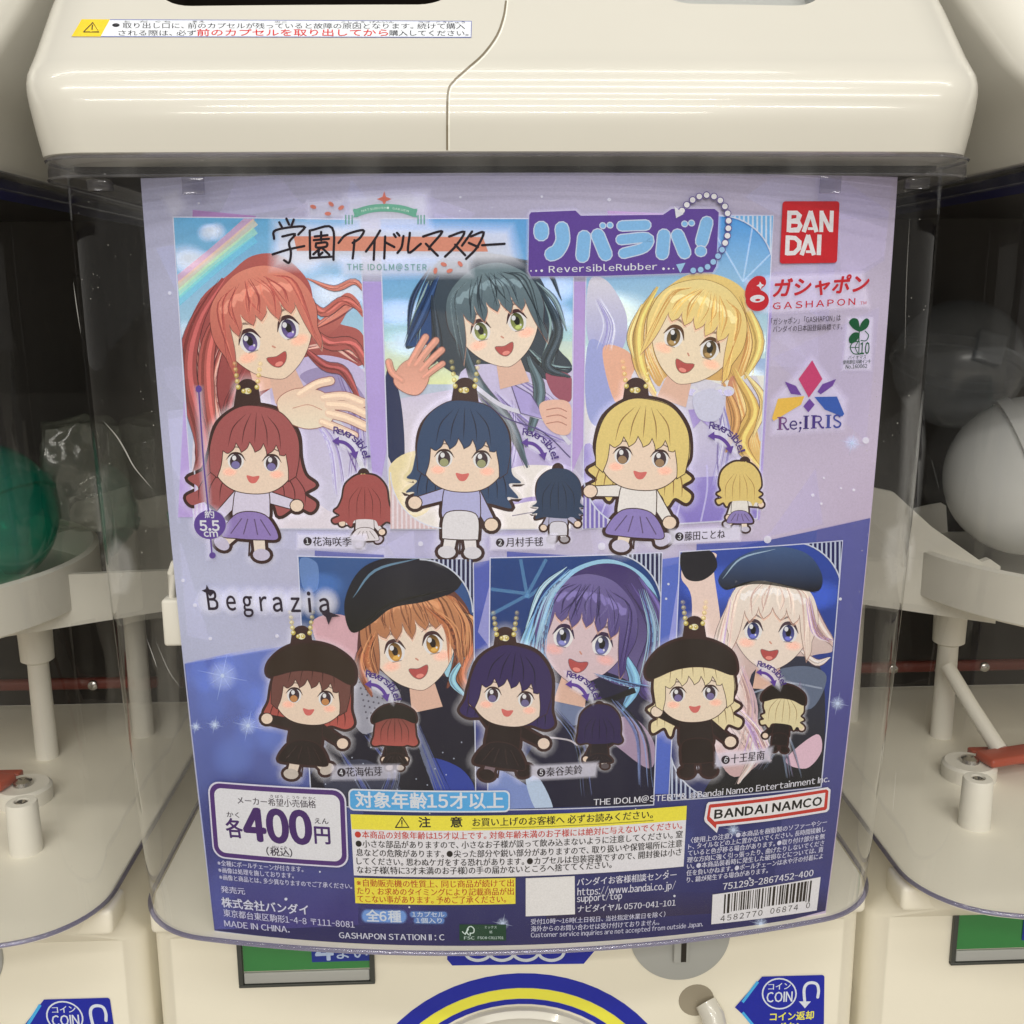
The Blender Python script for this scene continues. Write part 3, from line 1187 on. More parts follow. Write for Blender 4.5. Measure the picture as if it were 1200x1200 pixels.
# coin return label
A = Art('coin_label', machine, 0.0003, BODY, 'decal')
A.rrect([(893, 1144), (966, 1142), (965, 1222), (906, 1224)], 3, INKB)
A.poly([(893, 1144), (904, 1144), (912, 1222), (898, 1214), (861, 1180)], INKB)
A.line([(888, 1150), (870, 1174)], 3.2, INKC, cap=False)
A.line([(870, 1186), (884, 1203)], 3.2, INKC, cap=False)
A.ell(913, 1164, 20.5, 18.5, INKW)
A.ell(913, 1164, 18.8, 16.8, INKB)
A.text('コイン', (900, 1160), (926, 1159), 8, INKW, 0.02)
A.text('COIN', (898, 1174), (928, 1173), 11.5, INKW, 0.03)
A.line([(943, 1176), (942, 1160), (945, 1153), (951, 1151), (957, 1153), (959, 1160), (958, 1168)], 3.4, INKW, smooth=True)
A.poly([(936, 1173), (950, 1173), (943, 1181)], INKW)
A.text('コイン返却', (902, 1196), (953, 1194), 9.5, INKY, 0.045)
A.text('ボタン', (911, 1208), (941, 1207), 9.5, INKY, 0.045)
A.build()

# ---- sticker and parting line on the lid
A = Art('parting_line', lid, 0.00012, LIDMAP, 'decal')
A.line([(524, 176), (524, 140), (525, 108), (531, 96), (546, 82), (566, 64), (582, 42), (590, 20), (593, 1)], 2.4, (120, 108, 88), smooth=True, cap=False)
A.line([(526.2, 176), (526.2, 140), (527.2, 109), (533, 98), (548, 84), (568, 66), (584, 44), (592, 22), (595, 1)], 1.3, (236, 230, 215), 0.8, smooth=True, cap=False)  # pale strip paints the highlight along the bevel
A.build()
A = Art('warning_sticker', lid, 0.00015, LIDMAP, 'decal')
A.poly([(96, 23), (250, 23.6), (400, 24.2), (553, 25), (552, 44.5), (400, 44.2), (250, 44), (84, 43.5)], (215, 214, 214))
A.line([(96, 23.4), (250, 24), (400, 24.6), (552, 25.4)], 0.8, (90, 100, 160), cap=False)
A.line([(84, 43.2), (250, 43.6), (400, 43.8), (552, 44.2)], 0.8, (90, 100, 160), cap=False)
A.line([(552.5, 25), (552, 44.5)], 0.8, (90, 100, 160), cap=False)
A.poly([(96, 23), (129, 23.2), (118, 43.5), (84, 43.3)], (225, 190, 40))
A.line([(98, 38), (109, 27), (116, 38), (98, 38)], 1.2, (30, 30, 30), cap=False)
A.line([(108.5, 30), (108, 35)], 1.4, (30, 30, 30))
A.ell(136, 30, 4.4, 2.2, (40, 40, 45))
A.text('取り出し口に、前のカプセルが残っていると故障の原因となります。続けて購入', (144, 33.8), (545, 34.6), 6.3, (40, 40, 48), 0.01)
A.text('される際は、必ず', (139, 42.4), (230, 42.6), 6.3, (40, 40, 48), 0.01)
A.text('前のカプセルを取り出してから', (231, 42.8), (455, 43.0), 7.8, (200, 40, 40), 0.03)
A.text('購入してください。', (456, 42.6), (549, 42.8), 6.3, (40, 40, 48), 0.01)
A.text('と   だ  ぐち', (146, 27), (200, 27.2), 2.2, (60, 60, 66))
A.text('まえ', (226, 27), (240, 27.1), 2.2, (60, 60, 66))
A.text('のこ', (322, 27.4), (336, 27.5), 2.2, (60, 60, 66))
A.text('こしょう  げんいん', (400, 27.6), (462, 27.8), 2.2, (60, 60, 66))
A.text('つづ   こうにゅう', (490, 27.9), (545, 28.1), 2.2, (60, 60, 66))
A.build()
machine['label'] = 'middle white capsule machine, the one whose clear front holds the printed sheet'
machine['category'] = 'capsule machine'
GROUP_M = 'capsule machines standing side by side'
machine['group'] = GROUP_M
for sx, lab in ((-1, 'white capsule machine left of the printed sheet, holding the green capsule'), (1, 'white capsule machine right of the printed sheet, holding the pale frosted capsule')):
    c = copy_tree(machine)
    c.location = (MX + sx * PITCH_M, 0, 0)
    c['label'] = lab
    lvb = outline(0.149, 0.001, 4.0, 0.129, 0.29, n=40)
    mesh_obj('inner_band', loft([(lvb, Z0 - 0.0040), (lvb, Z0 + 0.0034)]), M['navy'], c)


# ------------------------------------------------------------------ capsules and packets
def capsule(name, c, r, axis, top, low, label, parts=True):
    """two domes meeting at a raised ring, with a latch"""
    root = empty(name, (c[0], c[1], c[2] - r), label, 'capsule', 'toy capsules in the machines')
    cc = (0, 0, r)
    dome = [(r * math.cos(math.radians(a)), r * math.sin(math.radians(a))) for a in range(3, 91, 6)]
    dome[-1] = (0.0002, r)
    mesh_obj('dome', lathe_bm(dome, cc, 48, axis), M[top], root)
    ax2 = tuple(-v for v in axis)
    d2 = [(a * 0.985, b) for a, b in dome]
    mesh_obj('dome', lathe_bm(d2, cc, 48, ax2), M[low], root)
    mesh_obj('seam_ring', lathe_bm([(r * 0.99, -0.0035), (r * 1.035, -0.0030), (r * 1.035, 0.0028), (r * 0.99, 0.0032)], cc, 48, axis), M[top], root)
    av = Vector(axis).normalized()
    u = av.cross(Vector((1, 0, 0)))
    if u.y > 0:
        u = -u
    u.normalize()
    v = av.cross(u)
    bm = box_bm(-0.002, 0.0032, -0.0075, 0.0075, -0.0095, 0.0075, 0.001)
    mt = Matrix((u.to_4d(), v.to_4d(), av.to_4d(), (0, 0, 0, 1))).transposed()
    mt = Matrix.Translation(Vector(cc) + u * r * 1.01) @ Matrix(((u.x, v.x, av.x, 0), (u.y, v.y, av.y, 0), (u.z, v.z, av.z, 0), (0, 0, 0, 1)))
    bmesh.ops.transform(bm, matrix=mt, verts=bm.verts)
    mesh_obj('latch', bm, M[top], root)
    return root


def packet(c, s, label, seed, rot=0.0):
    """crumpled clear bag: a pillow creased by folded noise"""
    rnd = random.Random(seed)
    bm = bmesh.new()
    bmesh.ops.create_cube(bm, size=1)
    bmesh.ops.subdivide_edges(bm, edges=bm.edges[:], cuts=22, use_grid_fill=True)
    off = Vector((rnd.uniform(0, 9), rnd.uniform(0, 9), rnd.uniform(0, 9)))
    for v in bm.verts:
        d = 1 - 0.42 * max(0, v.co.length - 0.48)
        p = Vector((v.co.x * s[0] * d, v.co.y * s[1] * d, v.co.z * s[2] * d))
        n = 0.0
        for f, a in ((34, 0.0042), (75, 0.0022), (150, 0.0010)):
            n += (1 - 2 * abs(noise.noise(p * f + off))) * a
        v.co = p + p.normalized() * n
    zmin = min(v.co.z for v in bm.verts)
    bmesh.ops.translate(bm, verts=bm.verts[:], vec=(0, 0, -zmin))
    o = mesh_obj('toy_packet', bm, M['bag'], None, angle=60)
    o.location = (c[0], c[1], c[2] - s[2] / 2)
    o.rotation_euler = (0, 0, rot)
    o['label'] = label
    o['category'] = 'packet'
    return o


capsule('toy_capsule', (-0.2600, 0.165, Z0 - 0.1440), 0.0365, (-0.5, 0.2, 0.8), 'green', 'green', 'dark green capsule lying in the left machine')
capsule('toy_capsule', (0.2660, 0.170, Z0 - 0.1320), 0.0410, (0.85, -0.25, 0.35), 'frost', 'frost', 'large pale frosted capsule at the right edge, lying low in the right machine')
capsule('toy_capsule', (0.2600, 0.245, Z0 - 0.0800), 0.0365, (0.3, 0.3, 0.9), 'frost_shaded', 'frost_shaded', 'dim capsule in the shade behind and above the pale frosted one')
capsule('toy_capsule', (0.116, 0.120, Z0 - 0.1220), 0.0330, (0.2, 0.2, 0.95), 'frost_shaded', 'frost_shaded', 'grey capsule added for the refracted one beside the right edge of the printed sheet')  # added in the middle machine to imitate a refracted image
capsule('toy_capsule', (-0.126, 0.115, Z0 - 0.1320), 0.0270, (-0.2, 0.3, 0.95), 'green', 'green', 'teal capsule added for the refracted green one beside the left edge of the printed sheet')  # added where the cover's corner refracts the green capsule
packet((-0.222, 0.205, Z0 - 0.136), (0.034, 0.030, 0.052), 'crumpled pale packet touching the dark green capsule', 3, 0.4)
packet((-0.196, 0.225, Z0 - 0.138), (0.028, 0.026, 0.056), 'crumpled dull packet behind the pale one, farther from the dark green capsule', 8, -0.3)

# scratches, painted refraction smears and dust on the middle cover
_c = [o for o in machine.children if o.name.split('.')[0] == 'clear_cover'][0]
_b = bmesh.new()
_b.from_mesh(_c.data)
bmesh.ops.translate(_b, verts=_b.verts[:], vec=(MX, 0, 0))
_cm = CastMap(BVHTree.FromBMesh(_b))
_b.free()
for pts, wd, al in (([(122, 494), (136, 510), (146, 526), (158, 548), (178, 572)], 1.5, 0.55), ([(148, 582), (156, 570)], 1.0, 0.3), ([(172, 748), (180, 770), (184, 782)], 1.2, 0.4), ([(183, 752), (198, 786), (212, 806)], 1.0, 0.3),
                    ([(86, 330), (90, 360), (95, 392)], 1.0, 0.35), ([(72, 214), (74, 222)], 1.6, 0.5), ([(126, 506), (128, 534)], 1.6, 0.35), ([(1092, 540), (1100, 572)], 1.0, 0.35), ([(1066, 252), (1062, 330), (1060, 420)], 1.0, 0.2),
                    ([(1050, 905), (1046, 950)], 1.4, 0.4), ([(190, 880), (193, 930)], 2.0, 0.25), ([(868, 1045), (876, 1060)], 2.4, 0.3)):
    A = Art('scratch', _c, 0.0001, _cm, 'decal')
    A.line(pts, wd, (206, 200, 190), al, smooth=len(pts) > 2, taper='both')
    A.build()
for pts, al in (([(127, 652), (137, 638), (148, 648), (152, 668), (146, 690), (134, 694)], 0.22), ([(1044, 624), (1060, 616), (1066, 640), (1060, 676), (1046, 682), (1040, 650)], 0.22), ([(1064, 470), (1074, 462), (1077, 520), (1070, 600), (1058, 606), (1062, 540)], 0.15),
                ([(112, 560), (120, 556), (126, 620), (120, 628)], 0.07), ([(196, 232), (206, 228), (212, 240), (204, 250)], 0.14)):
    A = Art('painted_light_smear', _c, 0.0001, _cm, 'decal')  # soft whitish patches paint refraction and reflection on the clear wall
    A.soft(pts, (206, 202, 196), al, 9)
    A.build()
A = Art('dust', _c, 0.0001, _cm, 'decal')
A.hold = True
_r = random.Random(4)
for k in range(70):
    x, y = _r.choice([_r.uniform(76, 165), _r.uniform(1045, 1105)]), _r.uniform(215, 700)
    A.ell(x + (y - 210) * 0.11 * (1 if x < 600 else -1), y, _r.uniform(0.5, 1.0), _r.uniform(0.5, 1.0), (190, 184, 170), _r.uniform(0.2, 0.6), n=6)
_d = A.build()
_d['kind'] = 'stuff'

# ------------------------------------------------------------------ the printed sheet
poster = empty('poster', (0, 0.026, Z0 - H_P), 'lavender and night blue product sheet with pictures and prices behind the middle clear cover', 'poster')
HW = W_P / 2


def lerp3(a, b, t):
    return tuple(x + (y - x) * t for x, y in zip(a, b))


def paper():
    """the sheet itself: printed ground blends from lavender at the top to night blue below"""
    bm = bmesh.new()
    lay = bm.verts.layers.float_color.new('ink')
    NX, NY = 66, 76
    sts = []
    for j in range(NY + 1):
        for i in range(NX + 1):
            sts.append((-HW + W_P * i / NX, H_P * j / NY))
    st = np.array(sts)
    P = st_to_xyz(st, np.full(len(st), -0.0001))
    org = np.array(poster.location)
    vs = []
    for k, (s, t) in enumerate(sts):
        u, v = (s + HW) / W_P, t / H_P
        a = lerp3((168, 166, 190), (176, 165, 185), u)
        b = lerp3((175, 176, 200), (193, 174, 196), u)
        c = lerp3(a, b, min(1, v / 0.5))
        n = 4.5 * math.sin(u * 17 + v * 9) * math.sin(v * 23 - u * 5)
        c = tuple(x + n for x in c)
        bv = bm.verts.new(P[k] - org)
        bv[lay] = (*ink(c), 1)
        vs.append(bv)
    for j in range(NY):
        for i in range(NX):
            k = j * (NX + 1) + i
            bm.faces.new((vs[k], vs[k + 1], vs[k + NX + 2], vs[k + NX + 1]))
    # thickness at the back
    ex = bmesh.ops.extrude_face_region(bm, geom=bm.faces[:])
    for e in ex['geom']:
        if isinstance(e, bmesh.types.BMVert):
            e.co.y += 0.00025
    me = bpy.data.meshes.new('paper')
    bm.normal_update()
    bm.to_mesh(me)
    bm.free()
    for p in me.polygons:
        p.use_smooth = True
    me.set_sharp_from_angle(angle=math.radians(40))
    me.materials.append(M['paper'])
    link(bpy.data.objects.new('paper', me), poster)


paper()
A = Art('ground_pattern', poster, 0.00002)
sheet_clip = [(168, 207), (1051, 205), (967, 1067), (251, 1090)]
rnd = random.Random(11)
# pale facets of the lavender part
for k in range(46):
    x, y = rnd.uniform(170, 1040), rnd.uniform(215, 780)
    sz = rnd.uniform(40, 110)
    a0 = rnd.uniform(0, 6.28)
    pts = [(x + sz * math.cos(a0 + d) * rnd.uniform(0.6, 1.2), y + sz * math.sin(a0 + d) * rnd.uniform(0.6, 1.2)) for d in (0, 2.1, 4.2)]
    A.clip = [(172, 210), (1046, 208), (1006, 606), (222, 774)]
    A.poly(pts, rnd.choice([(204, 199, 220), (188, 181, 208), (154, 149, 186), (208, 194, 212), (174, 178, 208)]), rnd.uniform(0.08, 0.22))
# night blue below the slanting edge
A.clip = None
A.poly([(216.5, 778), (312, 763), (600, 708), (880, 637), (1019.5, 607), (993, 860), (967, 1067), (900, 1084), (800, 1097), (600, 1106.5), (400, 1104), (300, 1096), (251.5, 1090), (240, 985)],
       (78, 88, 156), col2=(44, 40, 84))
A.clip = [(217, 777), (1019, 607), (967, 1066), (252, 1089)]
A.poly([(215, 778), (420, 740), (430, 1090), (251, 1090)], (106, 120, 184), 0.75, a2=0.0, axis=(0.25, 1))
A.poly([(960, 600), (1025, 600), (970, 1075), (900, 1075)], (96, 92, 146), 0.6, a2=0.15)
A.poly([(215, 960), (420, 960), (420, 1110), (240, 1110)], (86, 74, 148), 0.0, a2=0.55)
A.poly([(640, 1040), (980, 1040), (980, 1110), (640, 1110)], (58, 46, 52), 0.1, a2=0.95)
for k in range(22):
    A.softell(rnd.uniform(220, 1000), rnd.uniform(760, 1080), rnd.uniform(30, 80), rnd.uniform(20, 60), rnd.choice([(66, 74, 150), (96, 110, 182), (44, 38, 96), (76, 66, 130)]), rnd.uniform(0.2, 0.45), rnd.uniform(0, 180))
for k in range(14):
    A.softell(rnd.uniform(230, 330), rnd.uniform(770, 900), rnd.uniform(18, 50), rnd.uniform(14, 30), (110, 134, 200), rnd.uniform(0.2, 0.4), rnd.uniform(0, 180))
A.clip = None
# lilac bars that sit askew behind the pictures
for q, c, al in (([(226, 246), (300, 253), (300, 262), (226, 262)], (162, 118, 170), 0.9), ([(424, 330), (448, 330), (458, 500), (440, 600), (432, 500)], (166, 140, 200), 0.8),
                 ([(216, 470), (226, 470), (228, 606), (209, 606)], (178, 150, 205), 0.9), ([(668, 330), (690, 330), (684, 520), (668, 560)], (170, 138, 196), 0.8),
                 ([(712, 247), (790, 251), (790, 262), (712, 262)], (184, 140, 190), 0.8), ([(892, 330), (906, 330), (890, 610), (884, 606)], (150, 130, 200), 0.6),
                 ([(369, 645), (450, 650), (450, 660), (369, 660)], (86, 90, 160), 0.9), ([(555, 660), (575, 656), (575, 760), (556, 760)], (70, 84, 168), 0.95),
                 ([(594, 646), (690, 652), (690, 660), (594, 660)], (64, 76, 160), 0.9), ([(776, 655), (798, 652), (790, 930), (766, 930)], (82, 104, 190), 0.9),
                 ([(816, 637), (900, 633), (900, 642), (816, 646)], (60, 76, 160), 0.9)):
    A.poly(q, c, al)
for q in ([(560, 740), (575, 680), (575, 760)], [(782, 760), (797, 665), (797, 740)], [(440, 640), (452, 640), (446, 560)]):
    A.poly(q, (196, 190, 226), 0.5)


def star(x, y, r, c=(240, 240, 248), al=0.95, glow=0):
    if glow:
        A.softell(x, y, glow, glow, c, 0.5)
        for a in range(0, 180, 45):
            k = glow * (1.5 if a % 90 == 0 else 0.9)
            dx, dy = math.cos(math.radians(a + 12)) * k, math.sin(math.radians(a + 12)) * k
            A.line([(x - dx, y - dy), (x, y), (x + dx, y + dy)], 1.2, c, 0.6, taper='both')
    A.ell(x, y, r, r, c, al, n=12)


A.up()
A.hold = True
for k in range(120):
    x, y = rnd.uniform(222, 1005), rnd.uniform(640, 1095)
    edge = 216 + (y - 778) * 0.115
    if y < 790 - (x - 216) * 0.215 or x < edge + 6 or x > 1016 - (y - 610) * 0.108 - 6 or y > 1085 - abs(x - 580) * 0.05:
        continue
    star(x, y, rnd.choice([0.8, 0.9, 1.1, 1.4, 1.8]))
for k in range(60):
    x, y = rnd.uniform(182, 1035), rnd.uniform(212, 620)
    if 182 + (y - 207) * 0.09 < x < 1046 - (y - 207) * 0.1:
        star(x, y, rnd.choice([0.8, 1, 1.5, 2.2]), al=0.7)
for x, y, r in ((1014, 516, 4), (952, 580, 2), (962, 590, 1.6), (1000, 574, 1.8), (985, 572, 1.2), (899, 632, 4.5), (705, 640, 4.5), (493, 637, 3), (247, 748, 2.2), (325, 745, 2.2), (229, 709, 2.4), (215, 680, 2.2), (965, 560, 1.2)):
    star(x, y, r, (236, 232, 240), 0.85)
A.hold = False
for x, y, g in ((261, 791.5, 20), (291, 850, 12), (998, 519, 10), (981, 824, 9), (252, 849, 7), (589, 1082, 8), (891, 1082, 9), (859, 972, 8), (230, 851, 6)):
    star(x, y, 2.2, (215, 228, 250), 0.95, g)
A.build()


# ------------------------------------------------------------------ the six pictures: plain stand-in portraits
def panel(q, c0, c1, stripes=(), under=None):
    A = Art('picture', poster, 0.00036)
    A.clip = None
    A.rrect([(q[0][0] - 1.3, q[0][1] - 1.3), (q[1][0] + 1.3, q[1][1] - 1.3), (q[2][0] + 1.3, q[2][1] + 1.3), (q[3][0] - 1.3, q[3][1] + 1.3)], 0, (222, 222, 236), 0.9)
    A.clip = q
    A.poly(q, c0, col2=c1)
    if under:
        under(A)
    return A


def corner(A, q, which, col, back):
    """striped corner cut off by a quarter round"""
    (x0, y0), (x1, y1) = q[0], q[1]
    if which == 'TR':
        cx, cy = q[1]
        R = 62
        arc = [(cx - R + R * math.sin(a), cy + R - R * math.cos(a)) for a in np.linspace(0, math.pi / 2, 14)]
        A.poly([(cx, cy)] + arc, back)
        A.up()
        A.hold = True
        for k in range(12):
            x = cx - 3 - k * 5.2
            dx = x - (cx - R)
            yy = cy + R - math.sqrt(max(0, R * R - dx * dx))
            A.line([(x, cy), (x, yy)], 2.1, col, 0.9, cap=False)
        A.hold = False
        A.line(arc, 1.6, (225, 228, 240), 0.9, cap=False)
    else:
        cx, cy = q[3]
        R = 66
        arc = [(cx + R - R * math.cos(a), cy - R + R * math.sin(a)) for a in np.linspace(0, math.pi / 2, 14)]
        A.poly([(cx, cy)] + arc, back)
        A.up()
        A.hold = True
        for k in range(12):
            x = cx + 3 + k * 5.2
            dx = (cx + R) - x
            yy = cy - R + math.sqrt(max(0, R * R - dx * dx))
            A.line([(x, yy), (x, cy)], 2.1, col, 0.9, cap=False)
        A.hold = False
        A.line(arc, 1.6, (225, 228, 240), 0.9, cap=False)


def cloud(A, pts, col=(232, 236, 242), a=0.8, rnd=random.Random(5)):
    for x, y, r in pts:
        for k in range(3):
            A.softell(x + rnd.uniform(-r, r) * 0.5, y + rnd.uniform(-r, r) * 0.3, r * rnd.uniform(0.7, 1.2), r * rnd.uniform(0.4, 0.8), col, a)


LINE = (70, 44, 48)


def face(A, cx, cy, r, tilt, skin, eye, line=LINE, blush=(226, 156, 136), sh=(214, 172, 152)):
    """plain drawn face: round cheeks, big simple eyes, small smile"""
    c, s = math.cos(math.radians(tilt)), math.sin(math.radians(tilt))

    def T(x, y):
        return (cx + (x * c - y * s) * r, cy + (x * s + y * c) * r)

    def M_(pts):
        return [T(*q) for q in pts]
    A.poly(M_([(-0.26, 0.8), (0.26, 0.8), (0.34, 1.5), (-0.34, 1.5)]), sh)
    shp = [(-0.90, -0.5), (-0.92, 0.0), (-0.80, 0.42), (-0.50, 0.80), (-0.12, 1.03), (0.12, 1.03), (0.50, 0.80), (0.80, 0.42), (0.92, 0.0), (0.90, -0.5), (0.6, -0.9), (0, -1.0), (-0.6, -0.9)]
    P = smooth_closed(M_(shp))
    A.poly(grow(P, 0.8), line, 0.7)
    A.poly(P, skin)
    A.softell(*T(-0.56, 0.42), r * 0.24, r * 0.14, blush, 0.5, tilt)
    A.softell(*T(0.56, 0.42), r * 0.24, r * 0.14, blush, 0.5, tilt)
    for sx in (-1, 1):
        w = 0.21
        e0 = (sx * 0.42, 0.10)
        wht = smooth_closed(M_([(e0[0] - w, e0[1] + 0.02), (e0[0] - 0.12, e0[1] - 0.18), (e0[0] + 0.12, e0[1] - 0.18), (e0[0] + w, e0[1] + 0.02), (e0[0] + 0.12, e0[1] + 0.22), (e0[0] - 0.12, e0[1] + 0.22)]), 4)
        A.poly(wht, (236, 230, 228))
        dk = tuple(v * 0.42 for v in eye)
        A.poly(ell_pts(*T(e0[0], e0[1] + 0.03), r * 0.145, r * 0.205, tilt, 20), dk, col2=eye)
        A.ell(*T(e0[0], e0[1] + 0.01), r * 0.065, r * 0.10, tuple(v * 0.22 for v in eye), rot=tilt, n=14)
        A.ell(*T(e0[0], e0[1] + 0.15), r * 0.075, r * 0.045, tuple(min(240, v * 1.35) for v in eye), 0.8, rot=tilt, n=12)
        A.ell(*T(e0[0] - 0.055, e0[1] - 0.07), r * 0.048, r * 0.058, (244, 242, 244), n=10)
        A.ell(*T(e0[0] + 0.06, e0[1] + 0.12), r * 0.022, r * 0.026, (244, 242, 244), n=8)
        A.line(M_([(e0[0] - w - 0.03, e0[1] + 0.02), (e0[0] - 0.13, e0[1] - 0.17), (e0[0] + 0.0, e0[1] - 0.215), (e0[0] + 0.13, e0[1] - 0.17), (e0[0] + w + 0.03, e0[1] + 0.02)]), r * 0.085, line, smooth=True, taper='both')
        A.line(M_([(e0[0] - 0.10, e0[1] + 0.235), (e0[0] + 0.10, e0[1] + 0.235)]), r * 0.025, line, 0.6, cap=False)
        A.line(M_([(e0[0] - 0.2, e0[1] - 0.30 + 0.03 * sx), (e0[0], e0[1] - 0.37), (e0[0] + 0.2, e0[1] - 0.30 - 0.03 * sx)]), r * 0.05, line, 0.75, smooth=True, taper='both')
    A.line(M_([(-0.01, 0.36), (0.03, 0.40)]), r * 0.035, (190, 130, 110), 0.9)
    mo = smooth_closed(M_([(-0.2, 0.56), (0, 0.59), (0.2, 0.55), (0.15, 0.72), (0, 0.81), (-0.14, 0.73)]), 4)
    A.poly(grow(mo, 0.7), line, 0.8)
    A.poly(mo, (176, 78, 76))
    A.ell(*T(0.0, 0.745), r * 0.085, r * 0.045, (226, 136, 124), rot=tilt, n=12)
    return T


def fringe(A, T, col, dark, light, lo=-0.28, n=5, w=1.06, line=LINE, seed=1, shade=(206, 160, 140)):
    """plain fringe of pointed locks over the forehead, longer at the sides"""
    rnd = random.Random(seed)
    top = smooth_open([(-w * 0.93, 0.30), (-w * 1.04, -0.2), (-w * 0.88, -0.82), (-0.4, -1.22), (0.05, -1.31), (0.5, -1.2), (w * 0.90, -0.78), (w * 1.04, -0.2), (w * 0.93, 0.30)], 6)
    tips = []
    nl = n + 2
    xs = np.linspace(w * 0.93, -w * 0.93, nl + 1)
    low = []
    for k in range(nl):
        xa, xb = xs[k], xs[k + 1]
        side = k in (0, nl - 1)
        tip = ((xa + xb) / 2 + rnd.uniform(-0.06, 0.06) + (0.10 if k == 0 else -0.10 if k == nl - 1 else 0), 0.74 if side else lo + 0.12 + rnd.uniform(-0.05, 0.10))
        gap = (xb, lo - 0.20 + (0.12 if k in (0, nl - 2) else 0))
        st = low[-1] if low else (xa, 0.30)
        low += smooth_open([st, ((st[0] + tip[0]) / 2 + 0.045, (st[1] * 0.45 + tip[1] * 0.55)), tip], 4)[1:]
        if k < nl - 1:
            low += smooth_open([tip, ((gap[0] + tip[0]) / 2 - 0.03, tip[1] * 0.5 + gap[1] * 0.5), gap], 4)[1:]
        tips.append(tip)
    ring_ = [T(x, y + 0.07) for x, y in low]
    A.poly([T(*q) for q in top] + ring_, shade, 0.55)           # tint under the locks, as drawn
    P = [T(*q) for q in top + low]
    A.poly(grow(P, 0.8), line, 0.75)
    A.poly(P, light, col2=col)
    A.up()
    A.hold = True
    # light ring over the crown
    zig = []
    for k in range(17):
        x = -0.78 + 1.56 * k / 16
        zig.append((x, -0.80 + 0.34 * x * x + (0.07 if k % 2 else -0.02)))
    zig2 = [(x, y - 0.13 - (0.05 if k % 2 else 0)) for k, (x, y) in enumerate(zig)][::-1]
    A.poly([T(*q) for q in zig + zig2], tuple(min(246, v * 1.22 + 18) for v in light), 0.55)
    A.hold = False
    for k, t in enumerate(tips):
        A.up()
        A.hold = True
        for j in range(4):
            x0 = t[0] * 0.45 + rnd.uniform(-0.1, 0.1)
            A.line([T(x0, -1.12 + abs(x0) * 0.2), T(t[0] * 0.85 + rnd.uniform(-0.12, 0.12), -0.70), T(t[0] + rnd.uniform(-0.09, 0.09), t[1] - rnd.uniform(0.05, 0.25))], rnd.uniform(0.9, 2.4), rnd.choice([dark, dark, light, col]), 0.7, smooth=True, taper='both')
        A.hold = False


def strands(A, curves, cols, seed, wd=3.0):
    A.hold = False
    rnd = random.Random(seed)
    for c in curves:
        A.hold = False
        for k in range(11):
            A.hold = k not in (0, 4, 8)
            o = rnd.uniform(-1, 1) * 10
            A.line([(x + o * (0.4 + i * 0.3) + rnd.uniform(-1, 1), y + rnd.uniform(-1, 1) * 2) for i, (x, y) in enumerate(c)], wd * rnd.uniform(0.3, 1.1), rnd.choice(cols), 0.75, smooth=True, taper='both')
    A.hold = False


def locks(A, specs, line):
    """single locks of drawn hair, each with its outline and a light streak"""
    for pts, wd, col in specs:
        A.line(pts, wd + 2.2, line, 0.8, smooth=True, taper='both')
        A.line(pts, wd, col, smooth=True, taper='both')
        lt = tuple(min(244, v * 1.28 + 12) for v in col)
        dk = tuple(v * 0.68 for v in col)
        A.line([(x + wd * 0.16, y - wd * 0.05) for x, y in pts], wd * 0.26, lt, 0.75, smooth=True, taper='both')
        A.line([(x - wd * 0.22, y + wd * 0.06) for x, y in pts], wd * 0.20, dk, 0.7, smooth=True, taper='both')


def hand(A, palm, fingers, col, line=(150, 92, 80)):
    """drawn hand: palm and five separate fingers with their outlines"""
    lt = tuple(min(240, v * 1.12 + 6) for v in col)
    for pts, wd in fingers:
        A.line(pts, wd + 1.8, line, 0.85, smooth=len(pts) > 2)
    pp = smooth_closed(palm)
    A.poly(grow(pp, 0.9), line, 0.85)
    A.poly(pp, col, col2=lt)
    for pts, wd in fingers:
        A.line(pts, wd, col, smooth=len(pts) > 2)
        A.line([(x - wd * 0.14, y - wd * 0.1) for x, y in pts], wd * 0.4, lt, 0.7, smooth=len(pts) > 2)


# 1 ---- long russet hair, blue sky with a rainbow
q1 = [(204, 255), (422, 258), (433, 619), (229, 617)]


def u1(A):
    A.poly([(200, 250), (430, 250), (430, 420), (200, 420)], (96, 164, 208), 1.0, col2=(176, 206, 222))
    cloud(A, [(215, 300, 26), (400, 350, 40), (360, 300, 30), (230, 400, 30), (415, 420, 36), (250, 268, 18), (390, 275, 20)])
    for k, c in enumerate([(226, 150, 160), (236, 206, 150), (170, 216, 170), (110, 186, 196)]):
        A.line([(206, 330 + k * 9), (255, 290 + k * 8), (300, 250 + k * 10)], 9, c, 0.6, smooth=True, cap=False)
    A.softell(232, 440, 30, 34, (240, 206, 120), 0.8)


A = panel(q1, (100, 165, 210), (214, 206, 226), under=u1)
A.poly([(229, 470), (436, 430), (436, 625), (222, 625)], (206, 196, 214), col2=(226, 214, 222))
A.blob([(268, 322), (236, 350), (216, 400), (224, 440), (234, 470), (230, 540), (262, 560), (300, 470), (360, 440), (430, 425), (424, 390), (400, 380), (372, 372), (362, 330), (330, 300), (296, 300)], (176, 92, 86), col2=(128, 60, 66), axis=(-0.4, 1))
A.blob([(352, 392), (380, 372), (404, 344), (420, 352), (426, 372), (412, 360), (396, 384), (372, 404), (412, 396), (432, 418), (410, 424), (372, 420), (350, 420)], (198, 112, 100), col2=(150, 74, 74))
strands(A, [[(240, 350), (226, 400), (238, 460), (240, 530)], [(262, 400), (250, 450), (256, 500), (262, 540)], [(360, 390), (390, 372), (416, 352)], [(350, 410), (390, 404), (426, 424)]], [(212, 136, 118), (110, 48, 56), (230, 190, 176), (140, 66, 70)], 2)
